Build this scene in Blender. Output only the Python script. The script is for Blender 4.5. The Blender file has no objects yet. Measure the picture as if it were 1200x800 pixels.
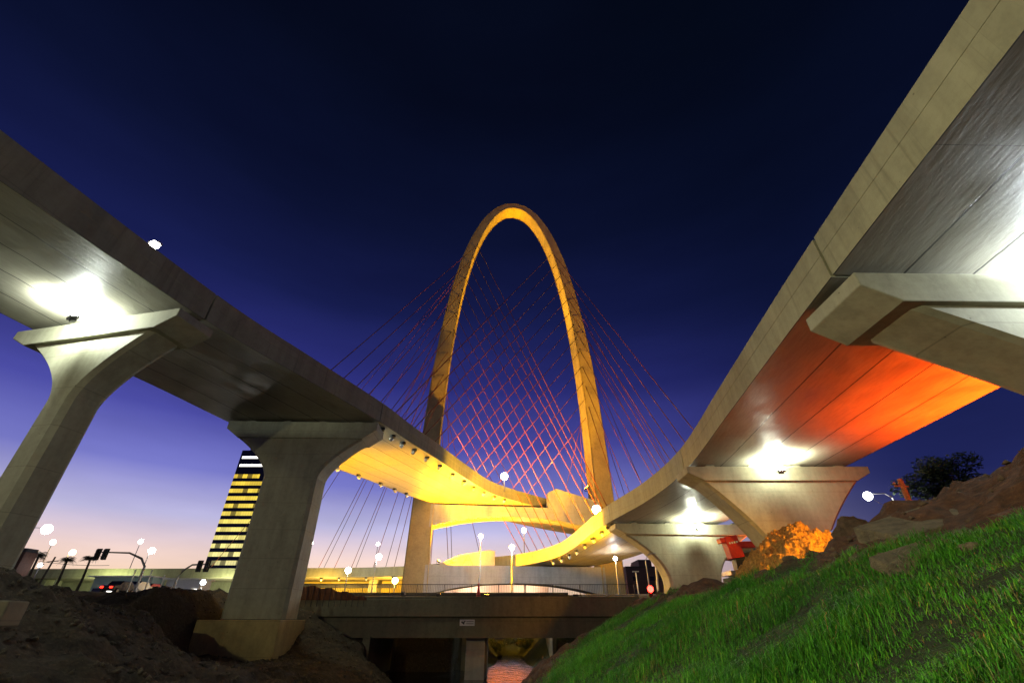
import bpy, math, random
import numpy as np
from mathutils import Vector, Matrix
random.seed(7); RNG = np.random.default_rng(7)
R = math.radians
sc = bpy.context.scene
COL = sc.collection

# ------------------------------------------------------------------ camera
F_PX, TILT = 520.0, R(32.2)
cam_d = bpy.data.cameras.new('camera'); cam_d.sensor_width = 36.0; cam_d.lens = F_PX/1200*36
cam_d.clip_start = 0.05; cam_d.clip_end = 6000
cam = bpy.data.objects.new('camera', cam_d); COL.objects.link(cam)
cam.location = (0, 0, 0); cam.rotation_euler = (R(90)+TILT, 0, 0)
sc.camera = cam
sc.view_settings.view_transform = 'Standard'; sc.view_settings.look = 'None'
sc.view_settings.exposure = 0.0; sc.view_settings.gamma = 1.0
sc.cycles.use_denoising = True
sc.cycles.max_bounces = 5; sc.cycles.diffuse_bounces = 3; sc.cycles.glossy_bounces = 3
sc.cycles.sample_clamp_indirect = 4.0

def lin(r, g, b):
    f = lambda c: ((c/255+0.055)/1.055)**2.4 if c > 10 else c/255/12.92
    return (f(r), f(g), f(b), 1)

# ------------------------------------------------------------------ dusk sky (afterglow low in the north-west, night above)
world = bpy.data.worlds.new('World'); sc.world = world; world.use_nodes = True
wn = world.node_tree.nodes; wl = world.node_tree.links; wn.clear()
def wnode(t, **k):
    n = wn.new(t)
    for a, v in k.items(): setattr(n, a, v)
    return n
tc = wnode('ShaderNodeTexCoord'); sep = wnode('ShaderNodeSeparateXYZ'); wl.new(tc.outputs['Generated'], sep.inputs[0])
def ramp(stops):
    n = wnode('ShaderNodeValToRGB'); e = n.color_ramp.elements
    while len(e) > 1: e.remove(e[-1])
    for i, (p, c) in enumerate(stops):
        s = e[0] if i == 0 else e.new(p)
        s.position = p; s.color = c
    wl.new(sep.outputs['Z'], n.inputs[0]); return n
glow = ramp([(0.0, lin(252, 200, 150)), (0.05, lin(253, 216, 180)), (0.10, lin(243, 214, 206)), (0.155, lin(192, 188, 226)), (0.23, lin(121, 123, 201)),
             (0.32, lin(76, 77, 164)), (0.43, lin(42, 45, 116)), (0.56, lin(23, 29, 78)), (0.70, lin(12, 18, 49)), (0.86, lin(6, 11, 30)), (1.0, lin(4, 8, 21))])
dark = ramp([(0.0, lin(96, 92, 132)), (0.08, lin(64, 66, 122)), (0.2, lin(34, 40, 94)), (0.34, lin(23, 29, 76)), (0.5, lin(13, 20, 54)),
             (0.68, lin(7, 13, 36)), (0.86, lin(4, 9, 24)), (1.0, lin(3, 7, 18))])
vm = wnode('ShaderNodeVectorMath', operation='MULTIPLY'); vm.inputs[1].default_value = (1, 1, 0); wl.new(tc.outputs['Generated'], vm.inputs[0])
nm = wnode('ShaderNodeVectorMath', operation='NORMALIZE'); wl.new(vm.outputs[0], nm.inputs[0])
dt = wnode('ShaderNodeVectorMath', operation='DOT_PRODUCT'); wl.new(nm.outputs[0], dt.inputs[0])
dt.inputs[1].default_value = (-math.sin(R(25)), math.cos(R(25)), 0)
mr = wnode('ShaderNodeMapRange', interpolation_type='SMOOTHSTEP')
mr.inputs['From Min'].default_value = 0.36; mr.inputs['From Max'].default_value = 0.99
wl.new(dt.outputs['Value'], mr.inputs['Value'])
mx = wnode('ShaderNodeMixRGB'); wl.new(mr.outputs[0], mx.inputs[0]); wl.new(dark.outputs[0], mx.inputs[1]); wl.new(glow.outputs[0], mx.inputs[2])
hz = wnode('ShaderNodeTexNoise'); hz.inputs['Scale'].default_value = 2.2; hz.inputs['Detail'].default_value = 5
hs = wnode('ShaderNodeVectorMath', operation='MULTIPLY'); hs.inputs[1].default_value = (1, 1, 4.5); wl.new(tc.outputs['Generated'], hs.inputs[0]); wl.new(hs.outputs[0], hz.inputs['Vector'])
hm = wnode('ShaderNodeMapRange'); hm.inputs['From Min'].default_value = .3; hm.inputs['From Max'].default_value = .7; hm.inputs['To Min'].default_value = .86; hm.inputs['To Max'].default_value = 1.14; wl.new(hz.outputs[0], hm.inputs['Value'])
bg = wnode('ShaderNodeBackground'); wl.new(hm.outputs[0], bg.inputs['Strength']); wl.new(mx.outputs[0], bg.inputs[0])
wo = wnode('ShaderNodeOutputWorld'); wl.new(bg.outputs[0], wo.inputs[0])

# one dim, soft, warm key: an assumed town glow from behind the camera on the left
sun_d = bpy.data.lights.new('sun', 'SUN'); sun_d.energy = 0.22; sun_d.angle = R(9); sun_d.color = (1.0, 0.88, 0.50)
sun = bpy.data.objects.new('sun', sun_d); COL.objects.link(sun); sun.location = (-40, -40, 40)
sun.rotation_euler = Vector((0.74, 0.50, -0.45)).to_track_quat('-Z', 'Y').to_euler()

# ------------------------------------------------------------------ pixel helper (a bearing plus a real distance gives a point)
CT, ST = math.cos(TILT), math.sin(TILT)
def at(px, py, y):
    v = (400-py)/F_PX; d = ((px-600)/F_PX, CT-v*ST, ST+v*CT)
    k = y/d[1]; return Vector((d[0]*k, y, d[2]*k))

# ------------------------------------------------------------------ materials
MATS = {}
class NT:
    def __init__(s, name):
        s.m = bpy.data.materials.new(name); s.m.use_nodes = True
        s.n = s.m.node_tree.nodes; s.l = s.m.node_tree.links
        s.b = s.n['Principled BSDF']
    def new(s, t, **k):
        n = s.n.new(t)
        for a, v in k.items(): setattr(n, a, v)
        return n
    def link(s, a, b): s.l.new(a, b)
    def noise(s, vec, scale, detail=5, rough=0.6, dist=0.0):
        n = s.new('ShaderNodeTexNoise'); n.inputs['Scale'].default_value = scale; n.inputs['Detail'].default_value = detail
        n.inputs['Roughness'].default_value = rough; n.inputs['Distortion'].default_value = dist; s.link(vec, n.inputs['Vector']); return n.outputs[0]
    def ramp(s, fac, stops, interp='LINEAR'):
        n = s.new('ShaderNodeValToRGB'); e = n.color_ramp.elements; n.color_ramp.interpolation = interp
        while len(e) > 1: e.remove(e[-1])
        for i, (p, c) in enumerate(stops):
            q = e[0] if i == 0 else e.new(p)
            q.position = p; q.color = c if len(c) == 4 else (*c, 1)
        s.link(fac, n.inputs[0]); return n.outputs[0]
    def mix(s, fac, a, b, mode='MIX'):
        n = s.new('ShaderNodeMixRGB', blend_type=mode)
        for i, v in ((0, fac), (1, a), (2, b)):
            if hasattr(v, 'is_linked'): s.link(v, n.inputs[i])
            else: n.inputs[i].default_value = v if i == 0 else (*v[:3], 1)
        return n.outputs[0]
    def math(s, op, a, b=0.0):
        n = s.new('ShaderNodeMath', operation=op)
        for i, v in ((0, a), (1, b)):
            if hasattr(v, 'is_linked'): s.link(v, n.inputs[i])
            else: n.inputs[i].default_value = v
        return n.outputs[0]
    def bump(s, h, strength, dist=0.05):
        n = s.new('ShaderNodeBump'); n.inputs['Strength'].default_value = strength; n.inputs['Distance'].default_value = dist
        s.link(h, n.inputs['Height']); s.link(n.outputs[0], s.b.inputs['Normal'])
    def scaled(s, vec, sc_):
        n = s.new('ShaderNodeVectorMath', operation='MULTIPLY'); s.link(vec, n.inputs[0]); n.inputs[1].default_value = sc_; return n.outputs[0]

def concrete(name, base, dark=0.6, light=1.2, stain=0.35, rough=0.75, streak=True, panels=False):
    t = NT(name); tc = t.new('ShaderNodeTexCoord'); ge = t.new('ShaderNodeNewGeometry'); P = ge.outputs['Position']
    c = Vector(base)
    n1 = t.noise(P, 0.35, 6, 0.65); n2 = t.noise(P, 3.0, 6, 0.7); 
    col = t.ramp(n1, [(0.3, c*dark), (0.5, c), (0.7, c*light)])
    col = t.mix(stain, col, t.ramp(n2, [(0.35, c*0.55), (0.55, c*1.05), (0.72, c*1.25)]))
    if streak:
        s1 = t.noise(t.scaled(P, (1.3, 1.3, 0.16)), 1.0, 5, 0.6)
        col = t.mix(0.38, col, t.ramp(s1, [(0.36, c*0.62), (0.62, c*1.12)]), 'MIX')
        # pour lines
        sx = t.new('ShaderNodeSeparateXYZ'); t.link(P, sx.inputs[0])
        fr = t.math('FRACT', t.math('MULTIPLY', sx.outputs['Z'], 0.42)); ln = t.math('LESS_THAN', fr, 0.014)
        col = t.mix(t.math('MULTIPLY', ln, 0.45), col, (c.x*.3, c.y*.3, c.z*.3))
    if panels:
        sy = t.new('ShaderNodeSeparateXYZ'); t.link(P, sy.inputs[0]); fy = t.math('FRACT', t.math('MULTIPLY', sy.outputs['Y'], 0.36)); l2 = t.math('LESS_THAN', fy, 0.006)
        pn = t.new('ShaderNodeTexWhiteNoise', noise_dimensions='1D'); t.link(t.math('FLOOR', t.math('MULTIPLY', sy.outputs['Y'], 0.36)), pn.inputs['W'])
        col = t.mix(0.10, col, t.ramp(pn.outputs['Value'], [(0, c*.6), (1, c*1.2)])); col = t.mix(t.math('MULTIPLY', l2, .22), col, (c.x*.35, c.y*.35, c.z*.35))
        dr = t.noise(t.scaled(P, (.4, 3.2, .12)), 1.0, 4, .7); col = t.mix(t.ramp(dr, [(.56, (0, 0, 0)), (.72, (.5, .5, .5))]), col, (c.x*.42, c.y*.42, c.z*.40))
    # pin holes
    vo = t.new('ShaderNodeTexVoronoi'); vo.inputs['Scale'].default_value = 1.1; t.link(P, vo.inputs['Vector'])
    hole = t.math('LESS_THAN', vo.outputs['Distance'], 0.045)
    col = t.mix(t.math('MULTIPLY', hole, 0.6), col, (c.x*.18, c.y*.18, c.z*.18))
    t.link(col, t.b.inputs['Base Color']); t.b.inputs['Roughness'].default_value = rough
    t.bump(t.math('ADD', n2, t.math('MULTIPLY', n1, 0.6)), 0.25, 0.06)
    MATS[name] = t.m; return t.m

def soffit(name, base, rough_lo=0.3, rough_hi=0.65):
    t = NT(name); uv = t.new('ShaderNodeUVMap'); U = uv.outputs[0]; c = Vector(base)
    s = t.new('ShaderNodeSeparateXYZ'); t.link(U, s.inputs[0])
    g1 = t.noise(t.scaled(U, (1.2, 0.25, 1)), 1.3, 6, 0.6, 0.3)
    g2 = t.noise(t.scaled(U, (9, 0.5, 1)), 1.6, 6, 0.65, 0.35)
    pan = t.math('FLOOR', s.outputs['X'])
    pn = t.new('ShaderNodeTexWhiteNoise', noise_dimensions='1D'); t.link(pan, pn.inputs['W'])
    col = t.ramp(g1, [(0.25, c*0.7), (0.5, c), (0.75, c*1.15)])
    col = t.mix(0.45, col, t.ramp(g2, [(0.35, c*0.6), (0.6, c*1.15)]))
    col = t.mix(0.25, col, t.ramp(pn.outputs['Value'], [(0, c*0.7), (1, c*1.15)]))
    fx = t.math('FRACT', s.outputs['X']); e = t.math('ABSOLUTE', t.math('SUBTRACT', fx, 0.5)); ln = t.math('GREATER_THAN', e, 0.483)
    fy = t.math('FRACT', t.math('MULTIPLY', s.outputs['Y'], 0.055)); l2 = t.math('LESS_THAN', fy, 0.002)
    ln = t.math('MAXIMUM', ln, t.math('MULTIPLY', l2, 0.6))
    col = t.mix(ln, col, (c.x*.12, c.y*.12, c.z*.12))
    t.link(col, t.b.inputs['Base Color'])
    rr = t.new('ShaderNodeMapRange'); t.link(g1, rr.inputs['Value']); rr.inputs['From Min'].default_value = 0.35; rr.inputs['From Max'].default_value = 0.65
    rr.inputs['To Min'].default_value = rough_lo; rr.inputs['To Max'].default_value = rough_hi; t.link(rr.outputs[0], t.b.inputs['Roughness'])
    h = t.math('ADD', t.math('MULTIPLY', g2, 0.5), g1)
    t.bump(t.math('SUBTRACT', h, t.math('MULTIPLY', ln, 0.7)), 0.35, 0.10)
    MATS[name] = t.m; return t.m

def plain(name, base, rough=0.6, metal=0.0, var=0.25, scale=4.0):
    t = NT(name); ge = t.new('ShaderNodeNewGeometry'); c = Vector(base)
    n = t.noise(ge.outputs['Position'], scale, 5, 0.65)
    t.link(t.ramp(n, [(0.3, c*(1-var)), (0.7, c*(1+var))]), t.b.inputs['Base Color'])
    t.b.inputs['Roughness'].default_value = rough; t.b.inputs['Metallic'].default_value = metal
    if rough >= .9: t.bump(t.noise(ge.outputs['Position'], scale*1.5, 6, .7), 1.0, .12)
    MATS[name] = t.m; return t.m

def emit(name, col, strength):
    t = NT(name); t.b.inputs['Base Color'].default_value = (*col, 1); t.b.inputs['Emission Color'].default_value = (*col, 1)
    t.b.inputs['Emission Strength'].default_value = strength; MATS[name] = t.m; return t.m

M = MATS
concrete('fascia_concrete', (.345, .34, .215), panels=True)
concrete('pier_concrete', (.37, .365, .255))
concrete('arch_concrete', (.40, .315, .15), streak=False)  # beige concrete tinted golden: part of the amber floodlight sits in this colour
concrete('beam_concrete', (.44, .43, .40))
concrete('yellow_lit_concrete', (.40, .32, .13), dark=.6, stain=.5)  # footing: its yellow lamplight is put into the base colour
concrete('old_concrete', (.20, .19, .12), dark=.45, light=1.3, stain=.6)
concrete('slab_concrete', (.30, .28, .20), dark=.5, stain=.6, streak=False)
soffit('soffit_concrete', (.32, .305, .24)); soffit('cable_soffit', (.42, .38, .30), .45, .7)
plain('cable_red_lit', (.24, .055, .003), .45, 0, .1); plain('cable_dark', (.05, .035, .04), .5, 0, .1)  # stay cables: the red floodlighting is put into their base colour
plain('steel_grey', (.30, .30, .30), .45, .6); plain('steel_dark', (.035, .035, .04), .5, .3)
plain('white_paint', (.75, .75, .74), .4, 0, .08); plain('black_plastic', (.012, .012, .014), .5)
plain('red_paint', (.62, .03, .025), .4, 0, .15); plain('blue_tarp', (.01, .07, .42), .5, 0, .3)
plain('rubber', (.02, .02, .02), .8); plain('netting_orange', (.13, .045, .014), .8, 0, .3)
plain('wood', (.30, .13, .045), .8, 0, .4, 9); plain('bark', (.05, .04, .03), .9); plain('asphalt', (.05, .05, .05), .85)
plain('leaf_dark', (.045, .07, .03), .6, 0, .4, 2); plain('palm_leaf', (.05, .045, .025), .6, 0, .4, 2)
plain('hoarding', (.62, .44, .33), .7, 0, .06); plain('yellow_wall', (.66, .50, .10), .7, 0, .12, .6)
plain('brick_red', (.10, .045, .03), .8, 0, .3); plain('building_dark', (.055, .035, .05), .7, 0, .3); plain('roof_dark', (.03, .03, .035), .7)
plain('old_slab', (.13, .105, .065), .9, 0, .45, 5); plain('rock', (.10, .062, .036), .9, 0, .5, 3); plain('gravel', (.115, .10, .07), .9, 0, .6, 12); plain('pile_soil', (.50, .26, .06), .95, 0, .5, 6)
plain('car_silver', (.45, .45, .47), .3, .6, .05); plain('car_red', (.35, .02, .02), .3, .2, .05); plain('car_dark', (.03, .03, .04), .3, .2, .05)
plain('fabric_canopy', (.45, .60, .55), .6, 0, .08)
t = NT('glass_dark'); t.b.inputs['Base Color'].default_value = (.012, .015, .03, 1); t.b.inputs['Roughness'].default_value = .12; M['glass_dark'] = t.m
emit('lamp_white', (1.0, .97, .90), 38); emit('lamp_warm', (1.0, .62, .20), 45); emit('lamp_cool', (.85, .93, 1.0), 38); emit('lamp_red', (1.0, .015, .01), 30)
emit('lamp_green', (.1, 1, .6), 6); emit('lens_white', (.95, 1.0, .93), 60); emit('lens_yellow', (1.0, .55, .05), 40); emit('lens_orange', (1.0, .35, .03), 25)
emit('tail_red', (1, .02, .01), 8); emit('head_white', (1, .95, .8), 25); emit('led_small', (.9, .95, 1), 8); emit('window_small', (1, .75, .35), 2.2); emit('strip_white', (1, .96, .86), 3)

def window_band():
    t = NT('office_window'); ge = t.new('ShaderNodeNewGeometry'); P = ge.outputs['Position']; s = t.new('ShaderNodeSeparateXYZ'); t.link(P, s.inputs[0])
    col = t.ramp(t.math('MULTIPLY', s.outputs['Z'], 0.0105), [(0.08, (1, .93, .55)), (0.40, (1, .88, .30)), (0.62, (1, .76, .10)), (0.9, (1, .66, .04))])
    n = t.noise(t.scaled(P, (.3, .3, .3)), 1.0, 2)
    t.b.inputs['Base Color'].default_value = (.1, .1, .1, 1); t.link(col, t.b.inputs['Emission Color'])
    s2 = t.scaled(P, (.31, .0, .2105)); fl = t.new('ShaderNodeVectorMath', operation='FLOOR'); t.link(s2, fl.inputs[0])
    wn_ = t.new('ShaderNodeTexWhiteNoise', noise_dimensions='3D'); t.link(fl.outputs[0], wn_.inputs['Vector'])
    off = t.math('GREATER_THAN', wn_.outputs['Value'], .10); fx = t.math('FRACT', t.math('MULTIPLY', s.outputs['X'], .62)); mul = t.math('GREATER_THAN', fx, .09)
    fzz = t.math('MULTIPLY', t.math('ADD', t.math('MULTIPLY', wn_.outputs['Value'], .5), .65), t.math('MULTIPLY', t.math('ADD', t.math('MULTIPLY', off, .7), .3), t.math('ADD', t.math('MULTIPLY', mul, .45), .55)))
    t.link(fzz, t.b.inputs['Emission Strength']); M['office_window'] = t.m
window_band()

def ground_mat():
    t = NT('earth'); ge = t.new('ShaderNodeNewGeometry'); P = ge.outputs['Position']; s = t.new('ShaderNodeSeparateXYZ'); t.link(P, s.inputs[0])
    n1 = t.noise(P, .5, 8, .68); n2 = t.noise(P, 5, 8, .7); n3 = t.noise(P, .12, 4, .6)
    grey = t.ramp(n2, [(.3, (.014, .011, .006)), (.5, (.036, .029, .017)), (.62, (.065, .052, .032)), (.75, (.15, .125, .085))])
    red = t.ramp(n2, [(.3, (.018, .008, .003)), (.5, (.078, .028, .009)), (.66, (.13, .052, .019)), (.78, (.20, .10, .05))])
    pick = t.new('ShaderNodeMapRange', interpolation_type='SMOOTHSTEP'); t.link(s.outputs['X'], pick.inputs['Value'])
    pick.inputs['From Min'].default_value = -6; pick.inputs['From Max'].default_value = 3
    side = t.math('ADD', pick.outputs[0], t.math('MULTIPLY', t.math('SUBTRACT', n1, .52), 1.6))
    side.node.use_clamp = True
    soil = t.mix(side, grey, red)
    far = t.new('ShaderNodeMapRange'); t.link(s.outputs['Y'], far.inputs['Value']); far.inputs['From Min'].default_value = 60; far.inputs['From Max'].default_value = 66
    col = t.mix(far.outputs[0], soil, t.ramp(n1, [(.3, (.045, .043, .04)), (.7, (.07, .066, .06))]))
    # turf under the grass: dark green where the blades stand
    vc = t.new('ShaderNodeVertexColor', layer_name='turf')
    sv = t.new('ShaderNodeSeparateColor'); t.link(vc.outputs['Color'], sv.inputs[0])
    col = t.mix(sv.outputs[0], col, t.ramp(n2, [(.35, (.010, .018, .006)), (.65, (.030, .05, .012))]))
    t.link(col, t.b.inputs['Base Color']); t.b.inputs['Roughness'].default_value = .95
    t.bump(t.math('ADD', t.math('MULTIPLY', n2, .5), n1), .9, .22); M['earth'] = t.m
ground_mat()
def water_mat():
    t = NT('creek_water'); ge = t.new('ShaderNodeNewGeometry'); P = ge.outputs['Position']
    t.b.inputs['Base Color'].default_value = (.02, .02, .012, 1); t.b.inputs['Roughness'].default_value = .12
    t.bump(t.noise(t.scaled(P, (1, .5, 1)), 1.6, 3, .5), .5, .2); M['creek_water'] = t.m
water_mat()
def blade_mat():
    t = NT('grass_blade'); vc = t.new('ShaderNodeVertexColor', layer_name='tint'); t.link(vc.outputs['Color'], t.b.inputs['Base Color'])
    t.b.inputs['Roughness'].default_value = .55; t.b.inputs['Specular IOR Level'].default_value = .3; M['grass_blade'] = t.m
blade_mat()
def mark_mat():
    t = NT('pier_floor'); M['pier_floor'] = t.m
# ------------------------------------------------------------------ mesh builder
class MB:
    def __init__(s): s.v = []; s.f = []; s.uv = []; s.mi = []; s.mats = []
    def mat(s, name):
        if name not in s.mats: s.mats.append(name)
        return s.mats.index(name)
    def face(s, idx, mat=None, uv=None):
        s.f.append(tuple(idx)); s.uv.append(uv); s.mi.append(s.mat(mat) if mat else 0)
    def box(s, c, size, rz=0, mat=None, rot=None):
        c = Vector(c); h = Vector(size)/2; n = len(s.v)
        m = rot if rot is not None else Matrix.Rotation(rz, 3, 'Z')
        for x in (-1, 1):
            for y in (-1, 1):
                for z in (-1, 1): s.v.append(tuple(c + m @ Vector((x*h.x, y*h.y, z*h.z))))
        for q in ((0, 1, 3, 2), (4, 6, 7, 5), (0, 4, 5, 1), (2, 3, 7, 6), (0, 2, 6, 4), (1, 5, 7, 3)): s.face([n+i for i in q], mat)
        return s
    def rings(s, rings, caps=True, mat=None):
        n = len(s.v); k = len(rings[0])
        for r in rings: s.v.extend(tuple(p) for p in r)
        for i in range(len(rings)-1):
            for j in range(k):
                a = n+i*k+j; b = n+i*k+(j+1) % k; s.face((a, b, b+k, a+k), mat)
        if caps:
            s.face([n+j for j in reversed(range(k))], mat); s.face([n+(len(rings)-1)*k+j for j in range(k)], mat)
        return s
    def tube(s, pts, r, seg=8, mat=None):
        pts = [Vector(p) for p in pts]; rr = r if isinstance(r, (list, tuple)) else [r]*len(pts); out = []
        for i, p in enumerate(pts):
            d = (pts[min(i+1, len(pts)-1)]-pts[max(i-1, 0)]).normalized()
            a = d.cross(Vector((0, 0, 1)) if abs(d.z) < .95 else Vector((1, 0, 0))).normalized(); b = d.cross(a)
            out.append([p+(a*math.cos(2*math.pi*j/seg)+b*math.sin(2*math.pi*j/seg))*rr[i] for j in range(seg)])
        return s.rings(out, True, mat)
    def ball(s, c, r, seg=10, rg=7, mat=None, squash=(1, 1, 1)):
        c = Vector(c); n = len(s.v)
        for i in range(1, rg):
            th = math.pi*i/rg
            for j in range(seg):
                ph = 2*math.pi*j/seg
                s.v.append(tuple(c+Vector((r*squash[0]*math.sin(th)*math.cos(ph), r*squash[1]*math.sin(th)*math.sin(ph), r*squash[2]*math.cos(th)))))
        t0 = len(s.v); s.v.append(tuple(c+Vector((0, 0, r*squash[2])))); s.v.append(tuple(c-Vector((0, 0, r*squash[2]))))
        for i in range(rg-2):
            for j in range(seg):
                a = n+i*seg+j; b = n+i*seg+(j+1) % seg; s.face((a, a+seg, b+seg, b), mat)
        for j in range(seg):
            s.face((t0, n+j, n+(j+1) % seg), mat); q = n+(rg-2)*seg; s.face((t0+1, q+(j+1) % seg, q+j), mat)
        return s
    def prism(s, poly, d, mat=None):
        # poly: 3D points of one face, d: extrusion vector
        a = [Vector(p) for p in poly]; return s.rings([a, [p+Vector(d) for p in a]], True, mat)
    def build(s, name, mat=None, parent=None, smooth=False, bevel=0):
        me = bpy.data.meshes.new(name); me.from_pydata(s.v, [], s.f); 
        if s.mats:
            for m in s.mats: me.materials.append(M[m])
            for p, i in zip(me.polygons, s.mi): p.material_index = i
        elif mat: me.materials.append(M[mat])
        if any(u is not None for u in s.uv):
            ul = me.uv_layers.new(name='UVMap')
            for p, u in zip(me.polygons, s.uv):
                if u is None: continue
                for k, li in enumerate(p.loop_indices): ul.data[li].uv = u[k]
        me.validate(); me.update()
        import bmesh
        bm = bmesh.new(); bm.from_mesh(me); bmesh.ops.recalc_face_normals(bm, faces=bm.faces); bm.to_mesh(me); bm.free()
        o = bpy.data.objects.new(name, me); COL.objects.link(o)
        if smooth:
            for p in me.polygons: p.use_smooth = True
        if bevel:
            b = o.modifiers.new('edge', 'BEVEL'); b.width = bevel; b.segments = 2; b.limit_method = 'ANGLE'; b.angle_limit = R(40)
        if parent:
            o.parent = parent; o.matrix_parent_inverse = parent.matrix_world.inverted() if False else Matrix.Translation(-parent.location)
        return o

def tag(o, label, cat, group=None, kind=None):
    if label: o['label'] = label
    if cat: o['category'] = cat
    if group: o['group'] = group
    if kind or 'kind' not in o: o['kind'] = kind or 'thing'
    return o
def thing(name, label, cat, loc, group=None):
    o = bpy.data.objects.new(name, None); COL.objects.link(o); o.location = loc; o.empty_display_size = .3
    return tag(o, label, cat, group)
def local(o):   # re-centre a child's mesh so that it stays where it was built, parented to an empty without rotation
    return o
def lamp(name, kind, loc, energy, color, parent=None, target=None, size=.3, cone=None, blend=.5):
    d = bpy.data.lights.new(name, kind); d.energy = energy; d.color = color
    if kind in ('POINT', 'SPOT'): d.shadow_soft_size = size
    if cone: d.spot_size = R(cone); d.spot_blend = blend
    o = bpy.data.objects.new(name, d); COL.objects.link(o); o.location = loc
    if target is not None: o.rotation_euler = (Vector(target)-Vector(loc)).to_track_quat('-Z', 'Y').to_euler()
    if parent: o.parent = parent; o.matrix_parent_inverse = Matrix.Translation(-parent.location)
    return o
def copy_tree(o, parent=None):
    c = o.copy(); COL.objects.link(c)
    if parent: c.parent = parent
    for ch in list(o.children): copy_tree(ch, c)
    return c

# ------------------------------------------------------------------ noise
def vnoise(x, y, seed=0):
    xi = np.floor(x).astype(np.int64); yi = np.floor(y).astype(np.int64); fx = x-xi; fy = y-yi
    h = lambda a, b: (((a*374761393+b*668265263+seed*1442695041) ^ ((a*374761393+b*668265263+seed*1442695041) >> 13))*1274126177 % 1000003)/1000003.0
    u = fx*fx*(3-2*fx); w = fy*fy*(3-2*fy)
    return (h(xi, yi)*(1-u)+h(xi+1, yi)*u)*(1-w)+(h(xi, yi+1)*(1-u)+h(xi+1, yi+1)*u)*w
def fbm(x, y, oct=5, seed=0):
    s = 0; a = .5; f = 1.0
    for i in range(oct): s = s+a*(vnoise(x*f, y*f, seed+i)-.5); a *= .55; f *= 2.03
    return s

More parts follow.
